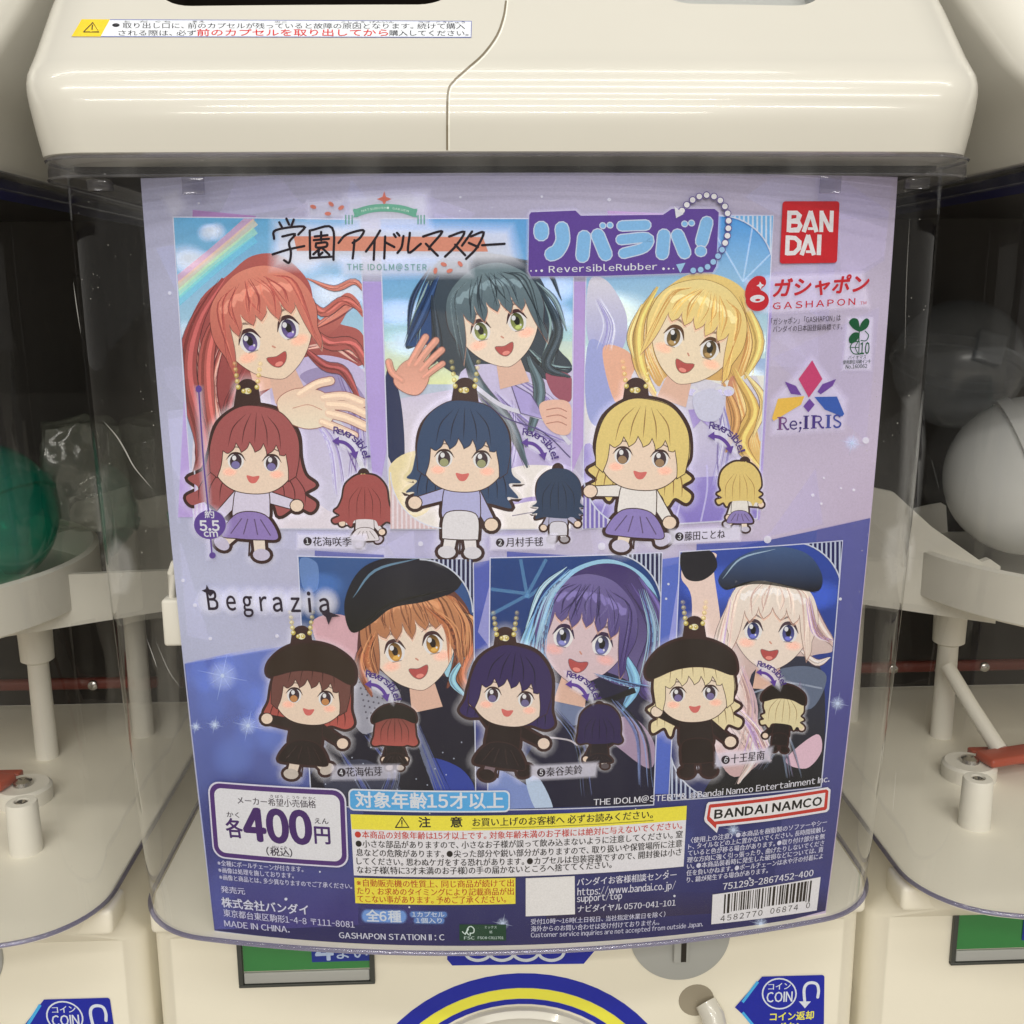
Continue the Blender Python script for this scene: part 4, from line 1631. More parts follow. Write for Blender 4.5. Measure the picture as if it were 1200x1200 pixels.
A.blob([(330, 432), (380, 416), (430, 440), (436, 520), (400, 600), (350, 560), (318, 470)], (186, 172, 208), col2=(214, 208, 228))
A.blob([(352, 440), (380, 430), (412, 446), (428, 470), (400, 468), (370, 456)], (150, 136, 176))
A.poly([(290, 420), (334, 410), (342, 448), (300, 460)], (226, 178, 156))
strands(A, [[(345, 450), (380, 470), (420, 480)], [(360, 480), (390, 520), (400, 580)], [(400, 440), (420, 500), (418, 560)]], [(120, 104, 152), (232, 228, 240), (160, 146, 190)], 8, 2.4)
locks(A, [([(262, 326), (230, 380), (220, 440), (238, 520), (226, 566)], 22, (158, 78, 76)), ([(278, 336), (246, 400), (244, 470), (260, 546)], 18, (176, 90, 84)), ([(288, 430), (268, 480), (282, 530), (266, 572)], 13, (146, 70, 72)),
          ([(352, 338), (378, 366), (404, 352), (426, 366)], 11, (190, 102, 92)), ([(356, 376), (384, 402), (414, 404), (434, 436)], 15, (170, 86, 82)), ([(352, 404), (380, 428), (404, 436), (424, 474)], 12, (150, 72, 72)), ([(360, 326), (392, 338), (416, 330), (430, 346)], 7, (206, 124, 108))], LINE)
A.line([(332, 446), (372, 470), (408, 510), (432, 566)], 6, (226, 222, 232), smooth=True, cap=False)
A.line([(340, 452), (376, 478), (404, 520), (426, 572)], 1.6, (112, 84, 150), smooth=True, cap=False)
for k_ in range(9):
    A.ell(348 + k_ * 8, 448 + k_ * 3 + (k_ % 3) * 5, 2.0, 2.0, (120, 100, 150) if k_ % 2 else (232, 226, 238), 0.8, n=8)
T = face(A, 314, 386, 57, -19, (232, 206, 180), (110, 92, 150))
fringe(A, T, (176, 88, 82), (140, 62, 64), (214, 132, 112), seed=3)
hand(A, [(326, 470), (346, 456), (376, 458), (392, 474), (388, 494), (362, 502), (336, 492)],
     [([(380, 466), (404, 464), (426, 472)], 10), ([(386, 474), (410, 476), (432, 486)], 10.5), ([(386, 484), (408, 490), (430, 500)], 10), ([(378, 494), (398, 502), (416, 510)], 8.5), ([(352, 462), (372, 450), (388, 446)], 9.5)], (226, 194, 170))
A.line([(344, 478), (362, 474), (378, 480)], 1.0, (170, 116, 100), 0.7, smooth=True)
corner(A, q1, 'BL', (236, 226, 238), (198, 176, 212))
A.clip = None
A.build()

# 2 ---- dark slate hair, blue evening sky
q2 = [(446, 257), (672, 257), (668, 619), (458, 619)]


def u2(A):
    A.poly([(440, 250), (680, 250), (680, 400), (440, 400)], (88, 150, 204), 1.0, col2=(136, 182, 212))
    A.poly([(440, 380), (680, 360), (680, 450), (440, 450)], (214, 224, 170), 0.0, col2=(226, 228, 160), a2=0.9)
    cloud(A, [(470, 290, 30), (640, 330, 40), (650, 290, 24), (470, 360, 34), (655, 375, 26), (480, 400, 26)], (214, 226, 238), 0.6)
    for k in range(26):
        star_r = random.Random(k)
        A.ell(star_r.uniform(450, 665), star_r.uniform(262, 410), 0.9, 0.9, (240, 240, 244), 0.8, n=8)


A = panel(q2, (90, 150, 205), (226, 216, 206), under=u2)
A.poly([(450, 470), (680, 430), (680, 625), (450, 625)], (196, 186, 214), col2=(232, 222, 210))
A.blob([(455, 430), (470, 470), (474, 540), (460, 545), (448, 500)], (40, 50, 84))
A.blob([(456, 548), (490, 528), (520, 552), (500, 600), (462, 600)], (224, 206, 160))
A.blob([(498, 330), (482, 380), (476, 408), (500, 404), (520, 430), (600, 480), (612, 540), (628, 500), (640, 450), (668, 436), (668, 424), (650, 400), (640, 340), (612, 306), (560, 296), (520, 302)], (66, 78, 90), col2=(44, 52, 62))
A.blob([(500, 330), (484, 376), (478, 404), (504, 400), (506, 360)], (40, 70, 118))
strands(A, [[(505, 330), (490, 375), (484, 402)], [(636, 340), (650, 380), (640, 430)], [(600, 420), (606, 470), (612, 530)], [(620, 410), (640, 428), (666, 432)]], [(110, 132, 138), (30, 36, 44), (150, 176, 176), (40, 60, 90)], 4)
A.blob([(540, 436), (600, 430), (668, 470), (668, 560), (600, 570), (552, 500)], (196, 186, 216), col2=(176, 160, 204))
A.blob([(640, 436), (668, 440), (668, 470), (648, 462)], (150, 80, 98))
strands(A, [[(600, 440), (630, 460), (660, 490)], [(580, 460), (620, 500), (660, 520)], [(600, 470), (600, 520), (590, 560)]], [(126, 110, 166), (224, 218, 236), (96, 86, 120)], 9, 2.2)
A.blob([(590, 555), (640, 545), (668, 560), (668, 619), (580, 619)], (230, 220, 214))
A.line([(594, 590), (630, 584), (660, 592)], 5, (150, 130, 190), 0.9, smooth=True, cap=False)
A.line([(600, 604), (630, 600), (660, 606)], 1.2, (120, 110, 130), 0.9, smooth=True, cap=False)
locks(A, [([(514, 322), (494, 368), (476, 406)], 13, (44, 66, 104)), ([(540, 396), (560, 450), (598, 500), (618, 548)], 15, (70, 86, 96)), ([(632, 336), (654, 385), (640, 428), (668, 442)], 12, (56, 68, 78)), ([(618, 418), (632, 460), (616, 524)], 13, (84, 102, 110)),
          ([(506, 346), (512, 410), (494, 432)], 11, (50, 60, 72)), ([(600, 302), (640, 316), (658, 352)], 4, (60, 72, 84)), ([(505, 312), (484, 350), (478, 392)], 5, (48, 62, 90)), ([(628, 330), (650, 352), (664, 388)], 5, (120, 140, 146))], (30, 32, 40))
A.line([(556, 452), (590, 476), (640, 492), (668, 520)], 5, (224, 220, 234), smooth=True, cap=False)
A.line([(560, 462), (590, 488), (636, 506), (668, 536)], 1.4, (80, 70, 116), smooth=True, cap=False)
A.poly([(598, 448), (622, 462), (640, 492), (610, 484)], (160, 146, 196), 0.9)
A.line([(598, 448), (622, 462), (640, 492), (610, 484), (598, 448)], 1.2, (90, 80, 120), cap=False)
T = face(A, 583, 376, 52, -15, (234, 212, 190), (150, 158, 90))
fringe(A, T, (60, 72, 84), (34, 40, 48), (110, 128, 134), seed=5)
hand(A, [(462, 446), (470, 428), (486, 420), (500, 428), (502, 446), (490, 462), (472, 458)],
     [([(480, 428), (490, 410), (499, 395)], 7.5), ([(488, 428), (500, 412), (511, 399)], 7.5), ([(494, 434), (507, 420), (518, 410)], 7.0), ([(497, 442), (510, 432), (519, 426)], 6.0), ([(472, 446), (460, 436), (456, 424)], 7.0)], (208, 148, 128))
A.blob([(632, 474), (650, 468), (668, 474), (668, 506), (652, 508), (638, 496)], (222, 176, 156))
for k in range(3):
    A.line([(640, 480 + k * 8), (654, 478 + k * 8), (664, 482 + k * 8)], 1.2, (150, 96, 84), 0.8, smooth=True, cap=False)
corner(A, q2, 'BL', (232, 222, 226), (206, 178, 180))
A.clip = None
A.build()

# 3 ---- fair hair, bright sky, pale clothes
q3 = [(688, 254), (905, 253), (886, 607), (683, 619)]


def u3(A):
    A.poly([(680, 250), (910, 250), (910, 420), (680, 420)], (70, 146, 214), 1.0, col2=(196, 222, 222))
    cloud(A, [(730, 360, 40), (870, 440, 30), (880, 400, 26), (700, 420, 20)], (236, 238, 224), 0.7)
    for a in (-30, 10, 45):
        A.line([(870, 330), (870 + 120 * math.sin(math.radians(a)), 330 - 120 * math.cos(math.radians(a)))], 2, (200, 224, 238), 0.7, cap=False)


A = panel(q3, (80, 150, 214), (216, 214, 220), under=u3)
A.poly([(680, 440), (900, 440), (890, 625), (680, 625)], (222, 220, 210), col2=(176, 160, 206))
A.blob([(690, 330), (712, 330), (734, 370), (728, 410), (700, 412), (688, 392)], (222, 216, 226), col2=(160, 160, 206))
A.blob([(690, 400), (716, 412), (744, 440), (740, 480), (700, 500), (686, 470)], (150, 156, 206))
A.blob([(706, 408), (736, 412), (748, 440), (740, 460), (720, 470)], (222, 166, 140))
A.blob([(740, 440), (790, 430), (850, 452), (890, 450), (880, 610), (740, 610)], (222, 218, 226), col2=(166, 150, 204))
A.blob([(766, 350), (752, 372), (750, 410), (770, 452), (786, 440), (850, 446), (880, 430), (884, 390), (876, 346), (846, 324), (806, 322)], (226, 196, 120), col2=(206, 160, 96))
A.blob([(858, 440), (884, 470), (880, 500), (898, 530), (886, 548), (864, 520), (850, 478)], (194, 128, 104), col2=(222, 186, 110))
A.blob([(686, 520), (740, 560), (880, 560), (880, 610), (686, 620)], (150, 136, 196), 0.9, col2=(120, 104, 178))
for k in range(6):
    A.line([(700 + k * 30, 615), (716 + k * 28, 575), (740 + k * 22, 545)], 2, (198, 190, 224), 0.8, smooth=True, cap=False)
strands(A, [[(760, 370), (758, 410), (772, 446)], [(872, 360), (882, 400), (872, 440)], [(862, 446), (876, 486), (886, 530)]], [(244, 226, 160), (176, 124, 76), (250, 240, 200), (206, 156, 90)], 6)
strands(A, [[(750, 470), (790, 500), (800, 560)], [(840, 460), (850, 510), (840, 570)], [(700, 350), (714, 380), (708, 410)]], [(150, 140, 190), (236, 234, 240), (130, 120, 170)], 12, 2.0)
locks(A, [([(770, 336), (748, 380), (750, 430), (774, 474)], 15, (216, 180, 104)), ([(868, 346), (888, 400), (872, 444)], 13, (222, 188, 112)), ([(858, 432), (882, 480), (868, 520), (896, 558)], 17, (212, 172, 98)), ([(872, 436), (894, 470), (882, 512)], 8, (234, 206, 140)), ([(846, 446), (862, 490), (850, 530)], 10, (200, 146, 92)), ([(752, 356), (738, 392), (742, 420)], 6, (230, 200, 130))], (120, 82, 54))
for k_ in range(10):
    A.ell(776 + k_ * 8.5, 462 + 5 * math.sin(k_ * 1.3), 7.5, 6.0, (226, 222, 232), n=14)
    A.ell(776 + k_ * 8.5, 464 + 5 * math.sin(k_ * 1.3), 5.5, 4.0, (186, 178, 210), 0.7, n=12)
A.line([(786, 476), (806, 540), (800, 590)], 1.6, (132, 118, 170), smooth=True, cap=False)
A.line([(846, 476), (840, 540), (850, 590)], 1.6, (132, 118, 170), smooth=True, cap=False)
A.poly([(806, 480), (836, 478), (830, 500), (821, 492), (812, 502)], (160, 140, 200))
T = face(A, 812, 396, 53, 19, (236, 214, 184), (140, 112, 70), line=(90, 62, 44))
fringe(A, T, (224, 186, 104), (180, 132, 72), (244, 220, 150), seed=7, line=(110, 78, 50))
A.blob([(812, 464), (836, 456), (848, 470), (840, 492), (818, 490)], (206, 204, 226))
corner(A, q3, 'TR', (226, 236, 244), (110, 168, 216))
corner(A, q3, 'BL', (222, 216, 236), (116, 102, 176))
A.clip = None
A.build()

# 4 ---- brown hair under a plain dark cap, night blue stage
q4 = [(350, 652), (554, 655), (557, 948), (366, 942)]


def u4(A):
    cloud(A, [(380, 690, 34), (520, 690, 30), (400, 760, 30), (540, 760, 30)], (70, 110, 170), 0.6)
    A.blob([(352, 655), (372, 660), (372, 690), (356, 690)], (110, 140, 190), 0.7)


A = panel(q4, (54, 86, 140), (34, 36, 66), under=u4)
A.blob([(366, 730), (400, 720), (426, 742), (424, 790), (388, 780)], (206, 160, 168))
A.blob([(424, 720), (420, 790), (440, 830), (520, 830), (548, 790), (556, 740), (540, 700), (500, 676), (452, 690)], (108, 66, 56), col2=(70, 44, 56))
A.blob([(522, 700), (548, 716), (556, 760), (544, 790), (526, 770)], (182, 112, 74))
A.blob([(516, 770), (540, 760), (550, 782), (530, 800)], (150, 196, 214))
A.blob([(436, 800), (480, 790), (540, 800), (556, 860), (556, 948), (366, 948), (380, 880), (410, 830)], (36, 34, 52), col2=(24, 24, 42))
A.blob([(420, 790), (444, 784), (470, 820), (430, 860), (410, 830)], (150, 148, 160))
A.up()
A.hold = True
for k in range(9):
    for j in range(8):
        A.ell(420 + k * 6 + j * 1.5, 792 + j * 7 + k * 1.2, 1.3, 1.3, (70, 64, 78), 0.8, n=6)
A.hold = False
A.blob([(380, 905), (430, 890), (470, 930), (400, 945)], (60, 62, 80))
A.blob([(500, 890), (540, 900), (556, 930), (520, 945)], (50, 66, 150))
strands(A, [[(430, 860), (460, 900), (450, 940)], [(480, 830), (500, 880), (520, 930)], [(400, 880), (420, 910), (440, 944)]], [(110, 116, 140), (14, 14, 24), (80, 90, 150)], 21, 2.6)
locks(A, [([(442, 736), (422, 775), (436, 816)], 12, (150, 88, 66)), ([(528, 702), (554, 745), (540, 790), (557, 816)], 15, (168, 100, 70)), ([(520, 720), (538, 762), (524, 806)], 11, (120, 70, 58)), ([(536, 716), (556, 728), (556, 760)], 6, (206, 144, 98)), ([(544, 770), (530, 796), (548, 818)], 8, (140, 184, 204))], (54, 30, 34))
T = face(A, 484, 752, 54, -12, (234, 212, 192), (196, 140, 66))
fringe(A, T, (150, 92, 66), (96, 54, 44), (196, 134, 92), seed=9)
# plain knitted cap, shapeless and dark
A.blob([(412, 740), (404, 706), (420, 670), (450, 654), (500, 650), (540, 664), (536, 690), (500, 704), (460, 712), (436, 730)], (30, 34, 48), col2=(14, 14, 20))
A.line([(414, 700), (440, 668), (490, 654)], 3, (120, 160, 190), 0.6, smooth=True, taper='both')
A.line([(424, 732), (462, 706), (530, 690)], 3.0, (8, 8, 12), 0.9, smooth=True, taper='both')
strands(A, [[(500, 710), (528, 736), (534, 776)], [(440, 740), (430, 770), (440, 800)], [(530, 700), (548, 730), (550, 770)]], [(214, 152, 104), (60, 36, 44), (170, 100, 66)], 22)
for k_ in range(22):
    A.ell(360 + (k_ * 53) % 190, 850 + (k_ * 37) % 80, 0.9, 0.9, (200, 206, 226), 0.7, n=6)
corner(A, q4, 'TR', (196, 202, 226), (26, 28, 70))
A.clip = None
A.build()

# 5 ---- dark violet hair with pale blue edges, stage beams
q5 = [(575, 654), (775, 648), (765, 942), (572, 948)]


def u5(A):
    for a, b in (((575, 690), (615, 695)), ((610, 655), (618, 700)), ((640, 655), (616, 700)), ((575, 720), (616, 698)), ((660, 668), (618, 700))):
        A.line([a, b], 4, (96, 150, 190), 0.5, cap=False)
    A.softell(640, 800, 70, 60, (110, 170, 210), 0.6)


A = panel(q5, (34, 64, 124), (40, 48, 96), under=u5)
A.blob([(632, 720), (622, 760), (614, 776), (640, 770), (664, 810), (740, 830), (768, 800), (776, 730), (760, 680), (720, 656), (680, 662), (648, 686)], (150, 196, 222), col2=(110, 160, 206))
A.blob([(646, 716), (640, 750), (668, 790), (736, 800), (762, 760), (768, 710), (744, 670), (706, 660), (668, 676)], (62, 48, 102), col2=(104, 92, 138))
A.blob([(640, 790), (680, 780), (740, 800), (770, 840), (768, 945), (600, 945), (630, 860)], (40, 38, 62), col2=(28, 26, 52))
A.blob([(640, 800), (664, 806), (690, 836), (668, 850), (640, 830)], (110, 120, 152))
A.blob([(700, 850), (730, 880), (762, 900), (766, 870), (740, 840)], (160, 136, 160))
A.blob([(570, 900), (610, 915), (640, 945), (572, 950)], (120, 136, 190))
A.blob([(616, 912), (632, 912), (648, 948), (628, 948)], (180, 196, 220))
locks(A, [([(642, 694), (618, 745), (612, 784), (640, 806)], 12, (140, 188, 216)), ([(736, 684), (768, 740), (752, 800), (770, 826)], 20, (76, 62, 116)), ([(728, 760), (744, 800), (728, 834)], 13, (124, 172, 206)), ([(748, 676), (772, 716), (770, 760)], 9, (96, 82, 140)), ([(664, 664), (634, 690), (616, 736)], 5, (176, 212, 228))], (34, 26, 58))
A.line([(660, 806), (700, 822), (744, 808)], 7, (26, 24, 38), smooth=True, cap=False)
A.poly([(690, 826), (706, 824), (724, 870), (704, 866)], (88, 98, 140))
T = face(A, 684, 744, 55, 12, (206, 180, 184), (110, 110, 160), line=(58, 42, 70))
fringe(A, T, (66, 50, 108), (38, 28, 72), (110, 98, 150), seed=11, line=(36, 26, 60))
strands(A, [[(648, 700), (636, 740), (632, 776)], [(752, 690), (764, 740), (756, 800)], [(700, 790), (730, 800), (756, 806)], [(670, 668), (640, 700), (624, 750)]], [(176, 214, 230), (40, 30, 78), (120, 166, 206), (86, 74, 124)], 13)
strands(A, [[(650, 830), (680, 870), (690, 930)], [(720, 820), (750, 860), (756, 920)]], [(88, 96, 140), (18, 18, 34), (130, 150, 200)], 14, 2.6)
A.line([(630, 862), (664, 866), (676, 872)], 2, (200, 190, 196), 0.8, smooth=True)
corner(A, q5, 'TR', (190, 196, 216), (32, 34, 74))
A.clip = None
A.build()

# 6 ---- long pale hair under a plain dark hat, blue stage
q6 = [(797, 647), (986, 634), (961, 921), (784, 937)]


def u6(A):
    cloud(A, [(830, 690, 40), (960, 700, 30)], (66, 96, 190), 0.6)
    A.line([(800, 800), (830, 650)], 10, (110, 130, 200), 0.35, cap=False)


A = panel(q6, (48, 72, 158), (52, 54, 92), under=u6)
A.blob([(806, 650), (838, 648), (836, 668), (844, 730), (842, 770), (812, 770), (810, 700), (798, 676)], (224, 196, 184))
A.blob([(798, 648), (830, 644), (840, 664), (822, 680), (802, 676)], (36, 36, 44))
A.blob([(862, 690), (846, 740), (836, 790), (862, 830), (900, 800), (946, 770), (976, 762), (972, 740), (952, 722), (944, 690), (900, 676)], (222, 206, 196), col2=(186, 150, 146))
A.blob([(880, 790), (920, 770), (960, 780), (966, 860), (956, 925), (830, 936), (850, 890), (880, 840)], (54, 56, 72), col2=(28, 26, 30))
A.blob([(902, 790), (940, 780), (968, 792), (950, 830), (914, 820)], (96, 106, 128))
A.blob([(836, 800), (862, 796), (886, 840), (900, 880), (860, 910), (836, 870)], (222, 200, 190), col2=(196, 160, 160))
A.blob([(920, 890), (956, 860), (962, 880), (944, 900)], (214, 176, 190))
locks(A, [([(864, 686), (844, 750), (852, 800), (832, 846)], 17, (220, 200, 188)), ([(942, 686), (958, 730), (980, 760)], 13, (206, 176, 168)), ([(870, 780), (854, 830), (882, 880), (864, 918)], 15, (212, 188, 180)), ([(852, 800), (878, 850), (902, 892)], 11, (196, 160, 158)), ([(936, 760), (956, 776), (972, 770)], 7, (226, 208, 198))], (112, 88, 92))
A.line([(880, 812), (920, 800), (962, 806)], 2, (150, 158, 176), 0.8, smooth=True)
T = face(A, 903, 734, 49, 4, (236, 216, 200), (92, 96, 164), line=(74, 58, 66))
fringe(A, T, (222, 200, 186), (176, 142, 134), (236, 222, 208), seed=13, line=(120, 96, 92), n=4)
A.blob([(848, 690), (842, 676), (866, 652), (906, 640), (944, 648), (962, 672), (958, 692), (930, 688), (890, 680), (862, 688)], (64, 88, 130), col2=(24, 28, 40))
A.line([(850, 690), (890, 682), (956, 694)], 4.0, (16, 18, 26), 0.9, smooth=True, taper='both')
A.line([(846, 678), (868, 654), (908, 643)], 2, (170, 196, 214), 0.7, smooth=True, taper='both')
strands(A, [[(858, 700), (848, 750), (844, 800)], [(946, 700), (956, 740), (974, 752)], [(866, 780), (880, 830), (866, 890)], [(850, 820), (880, 850), (896, 884)]], [(240, 228, 216), (150, 116, 114), (206, 176, 168), (170, 140, 190)], 15)
strands(A, [[(900, 830), (920, 870), (930, 910)], [(940, 800), (930, 840), (890, 900)]], [(110, 120, 140), (18, 16, 20), (130, 110, 140)], 16, 2.6)
corner(A, q6, 'TR', (196, 204, 226), (28, 34, 84))
corner(A, q6, 'BL', (196, 204, 226), (40, 44, 84))
A.clip = None
A.build()


# ------------------------------------------------------------------ the charms shown on the sheet: plain rubber dolls
RUB = (62, 42, 42)


def charm(tab, cx, cy, r, hair, hair_dk, skin, top, skirt, leg, shoe, feet_y, hairlen=1.2, spread=1.25, cap=None, back=False, tilt=0, arms=(-40, 40), tip=None, seed=1, glow=(238, 232, 236), eye=(120, 100, 120), trousers=False, style='straight', bend=0):
    """one doll: dark rubber outline, round head, plain body; r is the head radius in px"""
    A = Art('charm_picture', poster, 0.00062)
    c, s = math.cos(math.radians(tilt)), math.sin(math.radians(tilt))

    def T(x, y):
        return (cx + (x * c - y * s) * r, cy + (x * s + y * c) * r)
    rnd = random.Random(seed + 40)
    k = (feet_y - cy) / r                       # feet, in head radii below the head's centre
    hl = hairlen
    headp = smooth_closed([T(*p) for p in [(-1.0, 0.1), (-0.92, -0.5), (-0.5, -0.92), (0, -1.02), (0.5, -0.92), (0.92, -0.5), (1.0, 0.1), (0.8, 0.62), (0.35, 0.92), (-0.35, 0.92), (-0.8, 0.62)]])
    up_ = [(-1.04, 0), (-0.9, -0.62), (-0.4, -1.04), (0.1, -1.10), (0.6, -0.96), (0.98, -0.5), (1.08, 0.1)]
    if style == 'wavy':
        rs = [(spread * 0.86, hl * 0.36), (spread * 1.04, hl * 0.52), (spread * 0.86, hl * 0.68), (spread * 1.06, hl * 0.84), (spread * 0.98, hl * 1.0), (spread * 0.74, hl * 0.92), (0.66, hl * 1.10), (0.44, hl * 0.86)]
    elif style == 'layered':
        rs = [(spread * 0.98, hl * 0.42), (spread * 1.16, hl * 0.58), (spread * 0.92, hl * 0.62), (spread * 1.12, hl * 0.86), (spread * 0.9, hl * 0.86), (spread * 0.98, hl * 1.06), (0.6, hl * 0.98), (0.36, hl * 1.04)]
    elif style == 'bob':
        rs = [(spread * 0.98, hl * 0.45), (spread * 1.08, hl * 0.80), (spread * 0.9, hl * 0.96), (0.66, hl * 0.90), (0.40, hl * 0.96)]
    else:
        rs = [(spread * 0.95, hl * 0.7), (spread, hl), (spread * 0.66, hl * 0.92), (0.62, hl * 1.04), (0.3, hl * 0.86)]
    hairp = smooth_closed([T(*p) for p in up_ + rs + [(-x * rnd.uniform(0.94, 1.05), y * rnd.uniform(0.96, 1.03)) for x, y in rs[::-1]]])
    bodyp = smooth_closed([T(*p) for p in [(-0.30, 0.8), (0.30, 0.8), (0.42, 1.25), (0.34, 1.6), (-0.34, 1.6), (-0.42, 1.25)]])
    skirtp = smooth_closed([T(*p) for p in [(-0.32, 1.45), (0.32, 1.45), (0.66 if not trousers else 0.40, min(1.95, k - 0.35)), (0.3, min(2.02, k - 0.28)), (-0.3, min(2.02, k - 0.28)), (-0.66 if not trousers else -0.40, min(1.95, k - 0.35))]])
    legs, shoes, armps, hands = [], [], [], []
    y0 = min(1.7, k - 0.6)
    for sx in (-1, 1):
        f = T(sx * 0.26, k - 0.12) if bend != sx else T(sx * 0.62, k - 0.34)
        h = T(sx * 0.17, y0)
        d = Vector((f[0] - h[0], f[1] - h[1]))
        n = Vector((-d.y, d.x)).normalized() * r * 0.14
        legs.append([(h[0] + n.x, h[1] + n.y), (h[0] - n.x, h[1] - n.y), (f[0] - n.x * 0.9, f[1] - n.y * 0.9), (f[0] + n.x * 0.9, f[1] + n.y * 0.9)])
        shoes.append(ell_pts(f[0] + sx * r * 0.03, f[1] + r * 0.02, r * 0.2, r * 0.14, tilt - (35 * sx if bend == sx else 0), 16))
        a = math.radians(90 - arms[0 if sx < 0 else 1]) if sx > 0 else math.radians(90 - arms[0])
        sh = (sx * 0.30, 1.0)
        e = (sh[0] + math.cos(a) * 0.78, sh[1] + math.sin(a) * 0.78)
        P0, P1 = T(*sh), T(*e)
        d = Vector((P1[0] - P0[0], P1[1] - P0[1]))
        n = Vector((-d.y, d.x)).normalized() * r * 0.13
        armps.append([(P0[0] + n.x, P0[1] + n.y), (P0[0] - n.x, P0[1] - n.y), (P1[0] - n.x * 0.8, P1[1] - n.y * 0.8), (P1[0] + n.x * 0.8, P1[1] + n.y * 0.8)])
        hands.append(ell_pts(P1[0], P1[1], r * 0.15, r * 0.14, 0, 14))
    g = max(2.2, r * 0.075)
    tabp = ell_pts(tab[0], tab[1], r * 0.19, r * 0.19, 0, 20)
    neck = [(tab[0] - r * 0.19, tab[1]), (tab[0] + r * 0.19, tab[1]), (tab[0] + r * 0.26, tab[1] + r * 0.45), (tab[0] - r * 0.26, tab[1] + r * 0.45)]
    allp = [hairp, headp, bodyp, skirtp] + legs + shoes + armps + hands + [tabp, neck]
    capp = None
    if cap:
        capp = smooth_closed([T(*p) for p in [(-1.12, -0.22), (-1.18, -0.55), (-0.8, -0.98), (-0.2, -1.2), (0.45, -1.14), (1.0, -0.82), (1.14, -0.42), (1.02, -0.22), (0.5, -0.42), (0, -0.48), (-0.5, -0.42)]])
        allp.append(capp)
    for p in allp:
        A.soft(grow(p, g), glow, 0.30, r * 0.17)
    for p in allp:
        A.poly(grow(p, g), RUB)
    # ball chain through the tab
    if not back:
        for sx in (-1, 1):
            for j in range(5):
                bx, by = tab[0] + sx * (16.5 - j * 1.1) * r / 55, tab[1] - (34 - j * 7.5) * r / 55
                A.ell(bx, by, 2.9, 2.9, (188, 166, 84), 0.25 + 0.18 * j, n=12)
                A.ell(bx - 0.5, by - 0.6, 1.5, 1.5, (240, 232, 178), 0.25 + 0.18 * j, n=10)
        A.ell(tab[0], tab[1] + 1, 4.6, 3.6, (232, 222, 190), n=14)
    for dx in (-4.5, 2.0):
        A.ell(tab[0] + dx * r / 50, tab[1] + 1, max(1.6, 3.0 * r / 55), max(1.6, 3.0 * r / 55), (196, 172, 84), n=10)
        A.ell(tab[0] + dx * r / 50 - 0.5, tab[1] + 0.4, max(0.6, 1.2 * r / 55), max(0.6, 1.2 * r / 55), (246, 240, 206), n=8)
    A.poly(hairp, hair, col2=tip or hair)
    rn = random.Random(seed)
    lw = max(0.9, r * 0.028)
    for x in (-1.0, -0.8, -0.6, 0.6, 0.8, 1.0):
        A.line([T(x * 0.8, 0.3), T(x * spread * 0.85, hl * 0.6), T(x * spread * 0.88, hl * 0.9)], lw, hair_dk, 0.9, smooth=True, taper='both')
    for p in legs:
        A.poly(p, leg)
    for p in shoes:
        A.poly(p, shoe)
    A.line([T(0, y0 + 0.2), T(0, k - 0.05)], lw * 1.4, RUB, cap=False)
    for p in armps:
        A.poly(grow(p, lw * 0.8), RUB)
        A.poly(p, top)
    for p in hands:
        A.poly(grow(p, lw * 0.8), RUB)
        A.poly(p, skin)
    A.poly(grow(bodyp, lw * 0.8), RUB)
    A.poly(bodyp, top)
    A.poly(grow(skirtp, lw * 0.8), RUB)
    A.poly(skirtp, skirt)
    for x in (() if trousers else (-0.3, -0.1, 0.12, 0.32)):
        A.line([T(x * 0.7, 1.55), T(x * 1.5, min(1.92, k - 0.38))], lw * 0.9, RUB, 0.7, cap=False)
    if back:
        bk = hairp
        A.poly(bk, hair, col2=tip or hair)
        for x in (-0.7, -0.35, 0, 0.35, 0.7):
            A.line([T(x * 0.4, -0.5), T(x, 0.1), T(x * 1.05, hl * 0.8)], lw, hair_dk, 0.8, smooth=True, taper='both')
    else:
        A.poly(grow(headp, lw * 0.7), RUB)
        A.poly(headp, skin)
        A.softell(*T(-0.55, 0.48), r * 0.2, r * 0.12, (226, 160, 142), 0.6)
        A.softell(*T(0.55, 0.48), r * 0.2, r * 0.12, (226, 160, 142), 0.6)
        for sx in (-1, 1):
            A.ell(*T(sx * 0.42, 0.22), r * 0.19, r * 0.20, (232, 226, 224), rot=tilt, n=18)
            A.ell(*T(sx * 0.42, 0.23), r * 0.14, r * 0.18, (62, 48, 56), rot=tilt, n=16)
            A.ell(*T(sx * 0.42, 0.31), r * 0.10, r * 0.09, eye, rot=tilt, n=12)
            A.ell(*T(sx * 0.42 - 0.04, 0.15), r * 0.05, r * 0.06, (240, 236, 236), n=10)
            A.line([T(sx * 0.42 - 0.23, 0.20), T(sx * 0.42 - 0.1, 0.05), T(sx * 0.42 + 0.1, 0.05), T(sx * 0.42 + 0.23, 0.20)], lw * 1.8, RUB, smooth=True, taper='both')
            A.line([T(sx * 0.42 - 0.16, -0.06), T(sx * 0.42, -0.11), T(sx * 0.42 + 0.16, -0.06)], lw, RUB, 0.8, smooth=True, cap=False)
        A.poly(smooth_closed([T(-0.15, 0.54), T(0, 0.56), T(0.15, 0.54), T(0.09, 0.68), T(0, 0.72), T(-0.09, 0.68)], 4), (206, 104, 98))
        top_ = smooth_open([(-1.0, 0.50), (-1.03, -0.1), (-0.85, -0.68), (-0.4, -1.04), (0.1, -1.08), (0.6, -0.94), (0.96, -0.5), (1.05, 0.0), (1.0, 0.50)], 5)
        low_ = []
